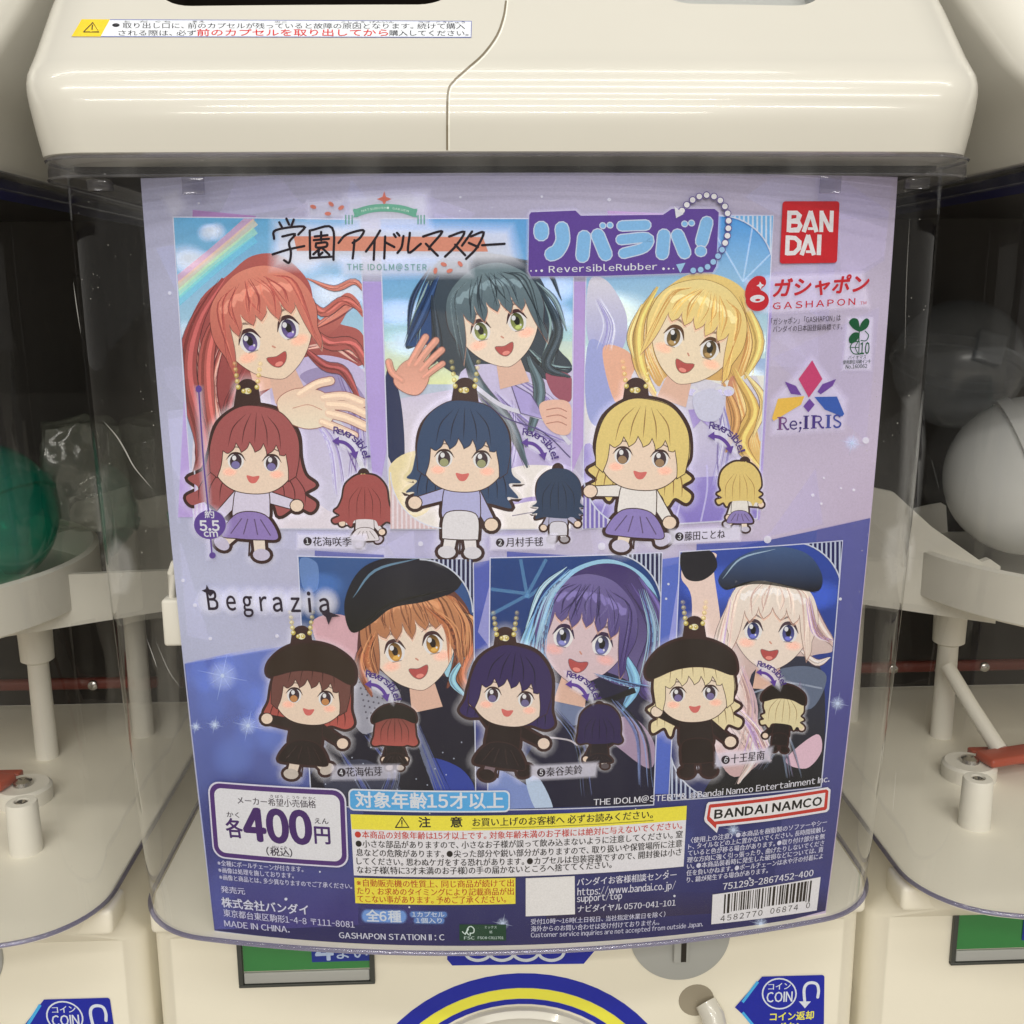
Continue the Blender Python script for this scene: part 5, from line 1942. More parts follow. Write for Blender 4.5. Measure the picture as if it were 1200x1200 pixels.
        ends = [(0.84, 0.62), (0.74, -0.02), (0.60, 0.02), (0.50, -0.22), (0.30, 0.02), (0.20, -0.24), (0.02, -0.02), (-0.12, -0.26), (-0.30, 0.0), (-0.44, -0.22), (-0.60, 0.04), (-0.74, -0.02), (-0.84, 0.62)]
        for q0, q1 in zip(ends, ends[1:]):
            low_ += smooth_open([q0, ((q0[0] + q1[0]) / 2 + 0.03, (q0[1] + q1[1]) / 2 + 0.03), q1], 3)[:-1]
        low_.append(ends[-1])
        bp = [T(*q) for q in top_ + low_]
        A.poly(grow(bp, lw * 0.6), RUB)
        A.poly(bp, hair)
        for x in (-0.62, -0.3, 0.0, 0.3, 0.62):
            A.line([T(x * 0.4, -0.95 + abs(x) * 0.1), T(x * 0.85, -0.55), T(x, -0.22 + abs(x) * 0.2)], lw, hair_dk, 0.85, smooth=True, taper='both')
    if capp:
        A.poly(grow(capp, lw * 0.6), RUB)
        A.poly(capp, cap)
    return A.build()


SK = (226, 200, 178)
charm((291, 457), 299, 530, 50, (158, 84, 84), (84, 42, 46), SK, (206, 196, 214), (140, 118, 176), (222, 204, 188), (190, 180, 200), 654, 1.32, 1.42, tilt=3, arms=(-40, 76), seed=1, style='wavy', bend=-1, eye=(120, 110, 160))
charm((545, 456), 543, 526, 52, (52, 72, 104), (24, 32, 52), SK, (170, 168, 206), (214, 208, 210), (220, 212, 210), (206, 200, 204), 652, 1.22, 1.14, tilt=2, arms=(-72, 30), seed=2, style='layered', trousers=True, eye=(150, 150, 110))
charm((745, 456), 752, 524, 52, (216, 190, 116), (128, 92, 56), SK, (222, 214, 208), (136, 120, 180), (228, 208, 186), (196, 188, 206), 646, 1.16, 1.12, tilt=5, arms=(-84, 36), seed=3, style='wavy', bend=1, eye=(150, 120, 90))
charm((354, 744), 365, 806, 44, (110, 70, 64), (56, 34, 34), SK, (52, 42, 40), (44, 36, 36), (216, 196, 178), (190, 176, 164), 912, 1.02, 1.14, cap=(54, 42, 36), tilt=6, arms=(-96, 62), tip=(178, 84, 76), seed=4, style='bob', bend=1, eye=(190, 130, 80))
charm((592, 746), 598, 806, 46, (56, 44, 88), (28, 20, 48), (222, 198, 180), (42, 32, 34), (40, 32, 36), (120, 100, 106), (44, 34, 34), 914, 0.94, 1.14, tilt=8, arms=(-134, 70), seed=5, style='bob', bend=1, eye=(110, 100, 140))
charm((813, 733), 812, 802, 45, (222, 204, 160), (140, 116, 84), (226, 204, 182), (46, 38, 38), (42, 34, 34), (44, 36, 38), (48, 38, 38), 908, 1.16, 1.14, cap=(46, 38, 36), tilt=-3, arms=(-118, 48), seed=6, style='wavy', trousers=True, eye=(116, 104, 150))
# the reverse sides, seen from behind
charm((426.5, 555), 428, 583, 25, (158, 78, 76), (92, 40, 42), SK, (214, 204, 206), (214, 204, 206), (222, 204, 188), (190, 176, 190), 640, 1.2, 1.36, back=True, arms=(-76, 40), style='wavy', bend=1, seed=11)
charm((653.5, 549), 654, 576, 25, (46, 62, 88), (24, 32, 48), SK, (170, 166, 190), (206, 200, 208), (214, 206, 208), (160, 152, 156), 634, 1.2, 1.05, back=True, arms=(-30, 50), style='layered', trousers=True, seed=12)
charm((872, 541), 866, 566, 23, (214, 186, 112), (150, 112, 66), SK, (220, 212, 204), (136, 120, 176), (228, 206, 184), (190, 182, 196), 622, 1.05, 1.08, back=True, arms=(-20, 84), style='wavy', bend=-1, seed=13)
charm((462, 828), 463, 851, 22, (96, 58, 54), (56, 32, 32), SK, (40, 32, 34), (40, 32, 34), (200, 186, 178), (190, 176, 168), 901, 1.05, 1.14, back=True, cap=(40, 34, 32), tip=(172, 84, 76), arms=(-20, 20), style='bob', seed=14)
charm((702, 827), 702, 850, 23, (50, 40, 78), (30, 22, 50), SK, (40, 34, 40), (38, 32, 40), (200, 186, 178), (90, 80, 84), 899, 0.92, 1.08, back=True, arms=(-30, 124), style='bob', bend=-1, seed=15)
charm((921, 806), 917, 828, 22, (216, 200, 156), (150, 122, 86), SK, (40, 34, 36), (40, 34, 36), (44, 36, 36), (40, 34, 34), 880, 1.05, 1.1, back=True, cap=(40, 34, 34), tilt=6, arms=(-40, 90), style='wavy', trousers=True, seed=16)

# ------------------------------------------------------------------ lettering and marks
PUR = (92, 66, 142)
DKT = (46, 38, 48)
WHT = (228, 226, 232)

# series title, brushed
A = Art('series_title', poster, 0.00105)
A.soft([(330, 268), (592, 275), (598, 300), (330, 305)], (226, 224, 232), 0.85, 16)
A.soft([(412, 236), (495, 232), (498, 262), (412, 262)], (224, 222, 232), 0.7, 12)
A.soft([(405, 308), (505, 308), (548, 305), (548, 318), (405, 320)], (222, 222, 232), 0.75, 10)
A.soft([(366, 240), (400, 238), (402, 252), (366, 253)], (224, 222, 232), 0.5, 8)
A.poly([(345, 277), (566, 278), (572, 295), (349, 294)], (206, 132, 110))


def sk(x, y):                       # strokes are given in the 3.75x enlargement of the title
    return (300 + x / 3.75, 200 + y / 3.75)


STK = [[(107, 228), (118, 248)], [(138, 212), (150, 238)], [(170, 216), (160, 244)], [(84, 300), (92, 262), (214, 246), (190, 282)], [(120, 290), (176, 280), (150, 316), (158, 360), (150, 404), (128, 394)], [(78, 368), (150, 346), (216, 332)],
       [(240, 268), (242, 386)], [(240, 264), (338, 252), (344, 392)], [(244, 384), (344, 378)], [(262, 290), (318, 284)], [(290, 270), (290, 306)], [(258, 306), (324, 300)], [(268, 320), (312, 316), (312, 334), (270, 338), (268, 320)], [(290, 338), (256, 368)], [(280, 346), (280, 372), (296, 360)], [(292, 338), (326, 370)],
       [(366, 318), (400, 282), (474, 262), (460, 296), (428, 318)], [(436, 306), (432, 350), (428, 386)],
       [(548, 264), (520, 310), (486, 356)], [(524, 306), (520, 392)],
       [(570, 290), (566, 386)], [(572, 316), (610, 336)], [(608, 280), (616, 292)], [(622, 274), (632, 286)],
       [(650, 288), (642, 336), (624, 362)], [(678, 274), (672, 360), (726, 322)],
       [(736, 290), (806, 268), (816, 276), (770, 330), (762, 346)], [(748, 322), (800, 374)],
       [(850, 290), (916, 270), (880, 330), (832, 378)], [(876, 326), (920, 372)],
       [(950, 268), (906, 330)], [(944, 290), (1000, 272), (970, 340), (924, 388)], [(936, 318), (976, 336)],
       [(994, 328), (1092, 322)]]
for st_ in STK:
    A.line([sk(*p) for p in st_], 2.9, (40, 34, 40), smooth=len(st_) > 2)
A.poly([sk(566, 92), sk(574, 116), sk(598, 126), sk(574, 136), sk(566, 156), sk(558, 136), sk(534, 126), sk(558, 116)], (206, 112, 96))
A.line([sk(434, 190), sk(500, 170), sk(566, 164), sk(640, 170), sk(706, 190)], 9, (104, 166, 142), smooth=True, cap=False)
A.poly([sk(430, 168), sk(452, 170), sk(452, 204), sk(430, 206), sk(440, 188)], (104, 166, 142))
A.poly([sk(712, 168), sk(690, 170), sk(690, 204), sk(712, 206), sk(702, 188)], (104, 166, 142))
for i, ch in enumerate('HATSUBOSHI GAKUEN'):
    if ch == ' ':
        continue
    t = (i + 0.5) / 17
    x = 466 + 208 * t
    y = 184 - 15 * math.sin(math.pi * t)
    A.text(ch, sk(x - 4.4, y), sk(x + 4.4, y - 4 * math.cos(math.pi * t) * 0.3), 2.5, (206, 226, 214), 0.016)
for x in (398, 412, 426, 714, 727, 741):
    A.line([sk(x, 196), sk(x, 236)], 1.4, (104, 160, 140), cap=False)
for x, y, r in ((256, 160, 20), (334, 148, 40), (378, 164, -30), (320, 190, 0), (826, 412, 20), (898, 410, 50), (852, 440, -20), (790, 440, 100)):
    p = sk(x, y)
    A.ell(p[0], p[1], 3.8, 2.3, (206, 120, 104), rot=r, n=12)
A.text('THE IDOLM@STER', sk(404, 436), sk(752, 438), 7.0, (110, 156, 140), 0.012, space=1.3)
A.build()

# product logo on its violet plate
A = Art('product_logo', poster, 0.00105)
plate = [(620, 252), (622, 249), (674, 247), (680, 253), (776, 252), (786, 245), (836, 245), (841, 249), (838, 312), (834, 319), (700, 323.5), (622, 324), (619, 318)]
A.soft(plate, (214, 206, 232), 0.6, 4)
A.poly(plate, PUR)


def bub(strokes, wd, col, edge):
    for st_ in strokes:
        A.line(st_, wd + 2.6, edge, smooth=len(st_) > 2)
    for st_ in strokes:
        A.line(st_, wd, col, smooth=len(st_) > 2)


BL, BE = (122, 172, 214), (206, 216, 236)
bub([[(634, 268), (634, 274)]], 16, BL, BE)
bub([[(658, 268), (659, 282), (653, 294), (646, 298)]], 15, BL, BE)
bub([[(684, 278), (682, 300)], [(700, 276), (709, 298)]], 14.5, BL, BE)
bub([[(705.5, 264.5), (706, 264.8)], [(714, 264), (714.4, 264.2)]], 5.5, BL, BE)
bub([[(728, 265), (756, 264)], [(727, 281), (757, 279), (754, 290), (730, 297)]], 11, BL, BE)
bub([[(777, 276), (775, 297)], [(793, 276), (801, 296)]], 14, BL, BE)
bub([[(801, 262.5), (801.4, 262.7)], [(809, 261.5), (809.4, 261.7)]], 5.5, BL, BE)
bub([[(827, 261), (821, 283)]], 13.5, BL, BE)
bub([[(819.5, 294.5), (820.5, 294.5)]], 11.5, BL, BE)
A.text('ReversibleRubber', (643, 319.5), (769, 316), 7.6, WHT, 0.022, space=1.12)
for x, r in ((622, 0.9), (628, 1.2), (634.5, 1.6), (776.5, 1.6), (782.5, 1.2), (788, 0.9)):
    A.ell(x, 317.5 - (x - 622) * 0.016, r, r, WHT, n=10)
ring = smooth_open([(798, 247), (806, 238), (817, 231), (829, 229), (840, 233), (848, 242), (852, 254), (852, 268), (850, 280), (844, 294), (837, 304), (829, 312), (820, 316), (811, 317)], 8)
P_ = np.array(ring)
d_ = np.concatenate([[0], np.cumsum(np.linalg.norm(np.diff(P_, axis=0), axis=1))])
for k in range(19):
    t = d_[-1] * k / 18
    x, y = np.interp(t, d_, P_[:, 0]), np.interp(t, d_, P_[:, 1])
    A.ell(x, y, 4.3, 4.3, (92, 76, 140), n=14)
    A.ell(x, y, 3.3, 3.3, (232, 228, 226) if k < 13 else (150, 190, 222), n=14)
A.poly([(789, 242), (800, 251), (791, 256)], WHT)
A.poly([(791, 310), (802, 308), (796, 320)], (150, 190, 222))
A.build()

# maker's red square
A = Art('maker_logo', poster, 0.00047)
A.rrect([(916.5, 236), (983, 236), (980, 308), (913, 309)], 3.5, (196, 40, 48))
LW = 5.0
WL = (226, 222, 222)


def pen(strokes, wd=LW, col=WL, smooth=False):
    for st_ in strokes:
        A.line(st_, wd, col, smooth=smooth, cap=False)


pen([[(924.5, 247), (923.5, 272)], [(923.5, 249.5), (933, 249.5), (936, 252.5), (934, 258.5), (924.5, 259.5)], [(924.5, 259.5), (935, 260), (937, 264.5), (934.5, 269.5), (923.5, 270)]])
pen([[(941, 272), (949.5, 247.5)], [(949, 247.5), (956, 272)]])
A.poly([(946, 270), (952, 270), (949, 260)], (196, 40, 48))
A.line([(946, 268), (952.5, 268)], 3, WL, cap=False)
pen([[(961.5, 272), (962, 247)], [(961.5, 248), (972, 270)], [(973, 272), (974, 247)]], 4.6)
pen([[(922.5, 276), (921.5, 299)], [(921.5, 278.3), (931, 279), (936, 283.5), (935.5, 291), (930, 296.5), (921, 297)]])
pen([[(938.5, 299), (946.5, 275.5)], [(946, 275.5), (953, 299)]])
A.line([(943.5, 295), (950, 295)], 3, WL, cap=False)
pen([[(959.5, 275), (958.5, 299)]])
A.build()

# capsule toy mark and its wording
A = Art('capsule_mark', poster, 0.00105)
RD = (190, 44, 52)
A.soft([(874, 330), (896, 326), (1008, 322), (1014, 358), (900, 365), (876, 362)], (224, 214, 228), 0.5, 5)
A.ell(886, 352, 13.5, 12.5, RD)
A.blob([(873, 350), (874, 334), (884, 324), (894, 325), (896, 333), (890, 340), (898, 346), (890, 352)], RD)
A.ell(886, 350, 8.5, 4.4, WHT, rot=-5)
A.ell(886.5, 351.5, 3.0, 1.4, RD, rot=-5)
A.poly([(889, 330), (891, 333), (894, 334), (891, 336), (890, 339), (888, 336), (885, 335), (888, 333)], WHT)
A.text('ガシャポン', (904, 348.5), (1014, 342), 20, RD, 0.075, shear=0.18)
A.text('GASHAPON', (904, 362.5), (1000, 357), 7.6, RD, 0.03, space=1.35)
A.text('TM', (1006, 357), (1013, 356.7), 3.6, RD, 0.0)
A.text('「ガシャポン」「GASHAPON」は', (902, 381), (983, 376), 7.5, DKT, 0.010)
A.text('バンダイの日本国登録商標です。', (904, 389.5), (985, 386), 7.0, DKT, 0.010)
A.build()

# plant ink mark
A = Art('ink_mark', poster, 0.00047)
GR = (36, 86, 58)
A.soft([(994, 374), (1020, 374), (1018, 432), (988, 432)], (226, 220, 232), 0.55, 4)
A.blob([(1006, 388), (999, 385), (994, 378), (998, 373), (1004, 374), (1006, 380)], GR)
A.blob([(1006, 388), (1008, 379), (1014, 373), (1018, 376), (1016, 383), (1011, 387)], GR)
A.blob([(1005, 390), (999, 390), (994, 396), (995, 402), (1001, 401), (1005, 396)], GR)
A.line([(1006, 386), (1005.5, 400)], 1.4, GR)
A.line([(1013, 388), (1017, 393), (1014, 399), (1008, 399)], 1.1, GR, smooth=True)
A.line([(1006, 400), (999, 401), (995.5, 407), (999, 414), (1006, 415)], 1.2, GR, smooth=True)
A.line([(1005, 400), (1001.5, 407), (1005, 415)], 0.9, GR, smooth=True)
A.line([(1006, 400), (1005.5, 415)], 1.0, GR)
A.line([(996, 407), (1005, 407)], 0.9, GR)
A.text('10', (1006.5, 415), (1017.5, 414.5), 13.5, GR, 0.03)
A.text('バイオマス', (993, 421.5), (1014, 420.5), 4.6, (50, 66, 56))
A.text('使用部位:印刷インキ', (987, 426.8), (1019, 425.5), 4.6, (50, 66, 56), 0.016)
A.text('No.160062', (990, 432), (1015, 431), 4.6, (50, 66, 56), 0.016)
A.build()

# unit logo made of lozenges
A = Art('unit_logo', poster, 0.00047)
A.soft([(908, 470), (950, 424), (988, 470), (984, 500), (908, 505)], (226, 218, 236), 0.55, 8)
A.poly([(951, 422), (963, 444), (947, 466), (935, 444)], (190, 62, 106))
A.poly([(919, 447), (932, 452), (938.5, 463), (926, 461.5)], (104, 66, 146))
A.poly([(979, 444), (975, 452), (961, 462), (957, 459), (963, 450)], (104, 66, 146))
A.poly([(948, 467), (954, 474), (946.5, 483), (940.5, 476)], (104, 66, 146))
A.poly([(911, 467), (942, 464), (938, 474), (906, 493), (904, 490)], (222, 176, 74))
A.poly([(953.5, 465), (980, 464.5), (988.5, 485), (986, 488), (966, 480)], (52, 86, 166))
NV = (60, 48, 110)


def serif_I(x, y0, y1, w, col):
    A.line([(x, y0), (x - 0.3, y1)], w, col, cap=False)
    A.line([(x - 3.4, y0), (x + 3.4, y0 - 0.2)], 1.1, col, cap=False)
    A.line([(x - 3.7, y1), (x + 3.2, y1 - 0.2)], 1.1, col, cap=False)


serif_I(913.5, 489, 503, 3.2, (110, 66, 120))
A.line([(914, 489.3), (919.5, 490), (920.5, 493.5), (918, 496), (914, 496.3)], 1.5, (110, 66, 120), smooth=True, cap=False)
A.line([(917, 496), (921, 502.5), (924, 502.5)], 2.0, (90, 60, 120), smooth=True, cap=False)
A.line([(926, 498), (932.5, 497.6), (931.5, 494), (928, 493.6), (925.4, 497), (926.2, 501), (929.5, 502.6), (933, 501)], 1.6, NV, smooth=True, cap=False)
A.ell(937.2, 495.2, 1.5, 1.5, NV, n=10)
A.ell(937.2, 501.4, 1.5, 1.5, NV, n=10)
A.line([(937.8, 501.8), (936, 505.5)], 1.2, NV)
serif_I(944, 487.5, 502, 3.6, NV)
serif_I(953, 487, 501.5, 3.4, (70, 54, 126))
A.line([(953.5, 487.4), (960, 488), (961.5, 491.5), (959, 494), (953.5, 494.6)], 1.6, (70, 54, 126), smooth=True, cap=False)
A.line([(958, 494.4), (962, 500.5), (965, 500.8)], 2.2, (70, 54, 126), smooth=True, cap=False)
serif_I(970, 486.5, 501, 3.4, (60, 70, 146))
A.line([(984, 488.6), (980.5, 486.4), (977, 487.6), (977, 491), (981, 493.4), (984, 496), (982.6, 499.6), (978.6, 500.4), (976, 498)], 2.0, (60, 70, 146), smooth=True, cap=False)
A.build()

# second unit's name
A = Art('unit_name', poster, 0.00105)
for i, (x, w) in enumerate(((242, 16), (268, 11), (288, 12), (306, 9), (321, 12), (342, 12), (361, 4), (376, 13))):
    y = 715 + i * 0.3
    A.softell(x + w / 2, y - 12, w * 1.1 + 4, 20, (232, 228, 238), 0.85)
for i, (ch, x, w) in enumerate((('B', 246, 12), ('e', 268, 10.5), ('g', 287, 11), ('r', 307, 8), ('a', 322, 10.5), ('z', 343, 10.5), ('i', 363, 3.4), ('a', 376, 11))):
    y = 713.5 + i * 0.45
    A.text(ch, (x, y), (x + w, y), 22 if ch != 'B' else 23, (46, 38, 52), 0.03)
A.poly([(244, 684), (246.5, 689), (252, 694), (248, 698), (246, 695), (238, 691), (243, 689)], (46, 38, 52))
A.poly([(382, 714), (392, 718), (400, 721), (390, 722), (386, 731), (383, 722), (378, 718)], (46, 38, 52))
A.build()

# size mark
A = Art('size_mark', poster, 0.00105)
A.soft([(233, 456), (236, 456), (250, 652), (247, 652)], (222, 214, 234), 0.5, 6)
A.softell(247.5, 614, 27, 25, (226, 218, 236), 0.9)
A.line([(234.5, 456), (240, 540), (246, 600)], 1.8, PUR)
A.line([(247, 614), (250, 650)], 1.8, PUR)
A.ell(234.5, 455.5, 3.6, 4.2, PUR, n=16)
A.ell(250.5, 650, 3.8, 3.8, PUR, n=16)
A.ell(247.5, 614, 18.6, 17, PUR)
A.text('約', (242, 606.5), (253, 606.5), 9, WHT, 0.04)
A.text('5.5', (236.5, 621), (259, 621), 11.5, WHT, 0.075)
A.text('cm', (241, 628), (257, 628), 7.8, WHT, 0.06)
A.build()

# both-ways arrows with their curved word
for x, y, k in ((390, 517, 1.0), (610.5, 518.5, 0.98), (828, 511, 0.98), (428, 801, 0.95), (662, 801, 0.92), (884.5, 787, 0.78)):
    A = Art('turn_arrow', poster, 0.00112)
    A.soft([(x + 4 * k, y - 12 * k), (x + 22 * k, y - 8 * k), (x + 38 * k, y + 10 * k), (x + 34 * k, y + 20 * k), (x + 24 * k, y + 12 * k), (x + 10 * k, y + 4 * k)], (230, 226, 238), 0.8, 5)
    A.line([(x + 6 * k, y - 0.5 * k), (x + 15 * k, y + 1.5 * k), (x + 22 * k, y + 7 * k), (x + 26 * k, y + 13 * k)], 4.2 * k, (92, 62, 146), smooth=True, cap=False)
    A.poly([(x, y - 0.5 * k), (x + 8 * k, y - 6 * k), (x + 8.5 * k, y + 5 * k)], (92, 62, 146))
    A.poly([(x + 28 * k, y + 21 * k), (x + 20.5 * k, y + 13.5 * k), (x + 31 * k, y + 11 * k)], (92, 62, 146))
    A.arctext('Reversible!', (x + 1 * k, y + 27 * k), 36.5 * k, -88, -10, 8.0 * k, (70, 48, 120), 0.06)
    A.build()

# name strips
for cx, cy, sx1, name, tx0, ty0, tx1, ty1, lt in ((361.5, 633.5, 428, '花海咲季', 368, 639, 413, 639.5, 0.85), (586, 635, 650, '月村手毬', 593, 640, 636, 639, 0.85), (795, 628, 866, '藤田ことね', 801, 633, 848, 630, 0.85),
                                              (401, 903.8, 466, '花海佑芽', 407, 908.5, 449, 907.5, 0.6), (634, 903.8, 698, '秦谷美鈴', 640, 908.5, 682, 905.5, 0.75), (849, 889, 902, '十王星南', 855, 893.5, 894, 888.5, 0.7)):
    A = Art('name_strip', poster, 0.00110)
    dy = (ty1 - ty0) * 1.3
    A.soft([(cx - 10, cy - 6.5), (sx1, cy - 6.5 + dy), (sx1 - 2, cy + 7 + dy), (cx - 10, cy + 7)], (220, 214, 228), lt, 4)
    A.ell(cx, cy, 5.0, 5.0, DKT, n=18)
    A.text('123456'['花月藤'.find(name[0]) if name[:3] != '花海佑' and name[0] in '花月藤' else {'花': 3, '秦': 4, '十': 5}[name[0]]], (cx - 1.9, cy + 3.1), (cx + 1.9, cy + 3.1), 6.4, WHT, 0.03)
    A.text(name, (tx0, ty0), (tx1, ty1), 10.2, DKT, 0.018)
    A.build()

# price box
A = Art('price_box', poster, 0.00112)
qb = [(244.5, 913.5), (406, 923), (409.5, 1015.5), (251.5, 1003)]
A.rrect(qb, 14, (224, 218, 232))
A.rrect(qb, 13, (80, 50, 112), inset=1.8)
A.rrect(qb, 9, (222, 218, 220), inset=7.2)
PT = (70, 42, 100)
A.text('メーカー希望小売価格', (280, 940.5), (371.5, 945.5), 8.6, (60, 52, 66), 0.016)
A.text('き ぼう  こ うり  か かく', (318, 933.2), (371, 936.0), 3.6, (60, 52, 66), 0.016)
A.text('かく', (267.5, 956), (282, 957), 6.4, (52, 44, 60), 0.02)
A.text('各', (268, 979.5), (287, 980.5), 21, PT, 0.045)
A.text('400', (290, 982), (366, 986.5), 36, PT, 0.09)
A.text('えん', (370, 963.5), (386, 964.3), 6.8, (52, 44, 60), 0.02)
A.text('円', (370.5, 986.5), (388, 987.5), 20, PT, 0.05)
A.text('(税込)', (314, 1000.5), (344, 1002.6), 9.4, (52, 44, 60), 0.02)
A.text('ぜい こみ', (320, 992), (338, 993), 3.0, (60, 52, 66))
A.build()

A = Art('sheet_notes', poster, 0.00047)
LT = (206, 202, 222)
A.text('※全種にボールチェーンが付きます。', (256, 1013.5), (356, 1021.3), 6.2, LT, 0.016)
A.text('※画像は処理を施しております。', (257, 1021.8), (345, 1028.8), 6.2, LT, 0.016)
A.text('※画像と商品とは、多少異なりますのでご了承ください。', (258, 1030), (413, 1041), 6.2, LT, 0.016)
A.text('発売元', (260, 1045), (288, 1047.8), 7.4, LT, 0.018)
A.text('株式会社バンダイ', (261, 1062), (362, 1071.5), 11.0, (222, 220, 232), 0.04)
A.text('東京都台東区駒形1-4-8 〒111-8081', (263, 1073), (416, 1087), 8.4, LT, 0.010)
A.text('MADE IN CHINA.', (264, 1084.6), (340, 1092), 7.0, LT, 0.015)
A.text('GASHAPON STATION II : C', (398, 1098.3), (521, 1100.9), 6.8, (216, 214, 228), 0.02)
A.build()

# age label
A = Art('age_label', poster, 0.00112)
qa = [(409, 922.5), (597.5, 924.5), (597.5, 950), (409.5, 948)]
A.rrect(qa, 6, (222, 224, 232))
A.rrect(qa, 5, (80, 158, 212), inset=1.8)
A.text('対象年齢15才以上', (418, 944.3), (590, 945.4), 17.5, (230, 232, 238), 0.05)
A.build()

# caution label
A = Art('caution_label', poster, 0.00112)
A.rrect([(411.5, 952.5), (803.8, 942.6), (800, 1013.6), (415.5, 1024)], 0, (222, 216, 218))
A.rrect([(411.5, 952.5), (803.8, 942.6), (803, 959.2), (413, 970)], 0, (236, 220, 66))
BK = (40, 36, 36)
A.line([(464, 968), (471.5, 956), (479.5, 967.8), (464, 968)], 1.4, BK)
A.line([(471.5, 960), (471.5, 964.2)], 1.5, BK)
A.ell(471.5, 966.2, 0.8, 0.8, BK, n=8)
A.text('注', (491.5, 968), (505, 967.8), 11.5, BK, 0.05)
A.text('意', (528.5, 967.8), (542, 967.6), 11.5, BK, 0.05)
A.text('お買い上げのお客様へ 必ずお読みください。', (554, 966.8), (764, 957.2), 9.4, BK, 0.018)
A.line([(553, 968.8), (660, 966.0), (765, 959.6)], 0.8, BK, 0.8, cap=False)
CT = [('●本商品の対象年齢は15才以上です。対象年齢未満のお子様には絶対に与えないでください。', (417, 980.3), (798, 969.6), (192, 58, 48)),
      ('●小さな部品がありますので、小さなお子様が誤って飲み込まないように注意してください。窒', (418, 991), (798.5, 980), BK),
      ('息などの危険があります。●尖った部分や鋭い部分がありますので、取り扱いや保管場所に注意', (418.5, 1001.3), (798, 990.6), BK),
      ('してください。思わぬケガをする恐れがあります。●カプセルは包装容器ですので、開封後は小さ', (419, 1011.3), (797, 1000.6), BK),
      ('なお子様(特に3才未満のお子様)の手の届かないところへ捨ててください。', (419.5, 1021.6), (716, 1015.3), BK)]
for s_, a_, b_, c_ in CT:
    A.text(s_, a_, b_, 8.4, c_, 0.016)
A.build()

A = Art('notice_label', poster, 0.00047)
A.rrect([(415.4, 1027.8), (604, 1028.0), (604, 1058.4), (416.8, 1057.6)], 0, (236, 216, 66))
OR = (178, 70, 36)
A.text('※自動販売機の性質上、同じ商品が続けて出', (418.5, 1037.8), (602, 1038.2), 8.2, OR, 0.018)
A.text('たり、お求めのタイミングにより記載商品が出', (419, 1047.2), (602, 1047.8), 8.2, OR, 0.018)
A.text('てこない事があります。予めご了承ください。', (419.5, 1056.5), (593, 1057.0), 8.2, OR, 0.018)
A.text('全6種', (430, 1079), (470.5, 1080), 13, (226, 232, 244), 0.05, halo=((110, 150, 214), 3, 0.9))
A.text('1カプセル', (483.5, 1073.6), (521, 1074), 6.0, (222, 230, 244), 0.03, halo=((100, 140, 206), 2, 0.7))
A.text('1個入り', (488, 1080.8), (518, 1081), 6.0, (222, 230, 244), 0.03, halo=((100, 140, 206), 2, 0.7))
A.build()

# forest mark
A = Art('forest_mark', poster, 0.00047)
A.rrect([(538.5, 1082.5), (593, 1082.5), (593, 1101.5), (538.5, 1101.5)], 0, (26, 66, 48))
A.line([(542, 1091), (545, 1094), (549, 1088)], 1.2, (200, 214, 204))
A.line([(549, 1094.5), (547, 1091), (549, 1086), (552.5, 1085), (555.5, 1088), (555, 1092), (551.5, 1093)], 1.2, (200, 214, 204), smooth=True)
A.line([(551, 1092), (551, 1096)], 1.2, (200, 214, 204), cap=False)
A.text('FSC', (544, 1100), (556, 1100), 3.4, (190, 206, 196), 0.02)
A.text('ミックス', (568, 1087.4), (582, 1087.4), 3.2, (190, 206, 196))
A.text('紙', (573.6, 1093), (577, 1093), 3.2, (190, 206, 196))
A.text('FSC® C011701', (560, 1099.6), (590, 1099.6), 3.0, (190, 206, 196), 0.016)
A.build()

# help desk
A = Art('contact_text', poster, 0.00047)
A.rrect([(616, 1028.4), (673.2, 1025.8), (673.6, 1070.6), (616, 1073.0)], 0, (220, 214, 210))
A.text('バンダイお客様相談センター', (676, 1037.6), (792, 1028.6), 8.6, (216, 212, 224), 0.016)
A.text('https://www.bandai.co.jp/', (676.5, 1048.6), (791, 1040.6), 8.2, (214, 210, 222), 0.016)
A.text('support/top', (676, 1056.4), (728.5, 1052.6), 7.8, (214, 210, 222), 0.016)
A.text('ナビダイヤル 0570-041-101', (676.5, 1068.6), (791, 1061), 8.0, (214, 210, 222), 0.016)
A.text('受付10時〜16時(土日祝日、当社指定休業日を除く)', (622, 1082.6), (779, 1073.6), 6.2, LT, 0.010)
A.text('海外からのお問い合わせは受け付けておりません。', (622, 1091), (772, 1083), 6.4, LT, 0.010)
A.text('Customer service inquiries are not accepted from outside Japan.', (622, 1097.6), (823, 1084.6), 5.4, LT, 0.010)
A.build()

A = Art('rights_line', poster, 0.00112)
A.text('THE IDOLM@STER™& ©', (695, 942), (815, 933.6), 7.0, (220, 216, 224), 0.016)
A.text('Bandai Namco Entertainment Inc.', (816, 933.2), (970, 914.6), 7.2, (220, 216, 224), 0.016)
A.build()

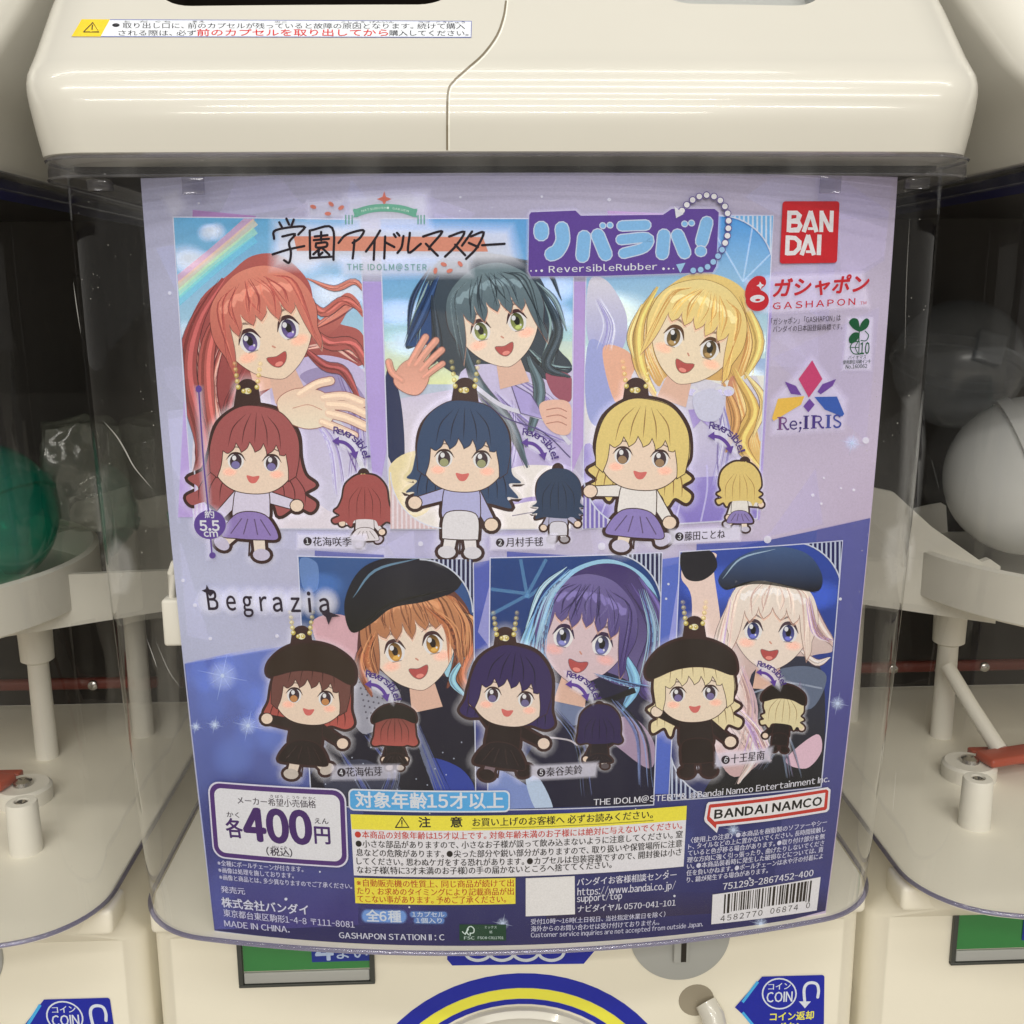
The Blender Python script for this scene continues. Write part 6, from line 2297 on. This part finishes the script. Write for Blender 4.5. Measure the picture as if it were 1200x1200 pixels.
# maker's speech bubble
A = Art('bubble_logo', poster, 0.00114)
bo = [(827, 941), (829, 938.5), (900, 931), (968, 921), (971.5, 924), (969.8, 947), (967, 950), (900, 960.5), (841, 967), (838.8, 974.5), (825, 961.5), (824, 958)]
A.poly(bo, (228, 222, 224))
bi = [(829.5, 942.5), (831, 941), (900, 933.5), (966.5, 923.5), (969, 925.5), (967.4, 945.5), (965.5, 947.8), (900, 957.8), (838.5, 964.6), (837.6, 969.4), (828, 960), (827, 957)]
A.poly(bi, (190, 54, 46))
bw = [(832, 945), (900, 937.2), (965.4, 927.4), (963.8, 944), (900, 954), (836, 961), (830.4, 955.5)]
A.poly(bw, (226, 220, 218))
A.text('BANDAI NAMCO', (836, 957.6), (960.5, 941.8), 9.6, (34, 30, 30), 0.085, space=1.05)
A.build()

# how to use
A = Art('usage_text', poster, 0.00047)
for s_, a_, b_ in (('〈使用上の注意〉●本商品を樹脂製のソファーやシー', (809, 987.4), (968, 965.8)), ('ト、タイルなどの上に置かないでください。長時間接触し', (806, 995), (966.4, 974)), ('ていると色が移る場合があります。●取り付け部分を無', (805.4, 1002.6), (965.4, 982.4)),
                   ('理な方向に強く引っ張ったり、曲げたりしないでくださ', (804.6, 1010.4), (964.4, 990.4)), ('い。●本商品装着時に発生した破損などについては、責', (804.4, 1018), (963.6, 997.8)), ('任を負いかねます。●ボールチェーンは水や汗の付着によ', (803.8, 1025.8), (963, 1005.6)), ('り、錆が発生する場合があります。', (804.2, 1033.8), (899, 1022.4))):
    A.text(s_, a_, b_, 6.3, (208, 204, 220), 0.018)
A.text('751293-2867452-400', (846.4, 1042), (952, 1025.6), 7.4, (222, 218, 226), 0.02)
A.build()

# bar code
A = Art('barcode', poster, 0.00047)
qc = [(834.6, 1047.6), (961, 1027), (956.4, 1066.2), (833, 1082.4)]
A.rrect(qc, 0, (222, 216, 216))


def bq(u, v):
    a = np.array
    p = (a(qc[0]) * (1 - u) + a(qc[1]) * u) * (1 - v) + (a(qc[3]) * (1 - u) + a(qc[2]) * u) * v
    return tuple(p)


rb = random.Random(45)
u = 0.11
tall = {0, 1, 2, 18, 19, 20, 40, 41}
i = 0
while u < 0.935:
    wd = rb.choice([1, 1, 2, 3]) * 0.0078
    v1 = 0.70 if i in (0, 1, 14, 15, 30, 31) else 0.66
    A.poly([bq(u, 0.06), bq(u + wd, 0.06), bq(u + wd, v1), bq(u, v1)], (44, 38, 36))
    u += wd + rb.choice([1, 1, 2, 2]) * 0.0078
    i += 1
A.text('4582770', (843.4, 1079.0), (892.6, 1071.8), 6.4, (44, 38, 36), 0.0, space=1.25)
A.text('06874', (901.6, 1070.2), (934, 1065.6), 6.4, (44, 38, 36), 0.0, space=1.25)
A.text('0', (943.4, 1063.8), (948, 1063.0), 6.4, (44, 38, 36), 0.0)
A.build()

bpy.data.objects.remove(_to)
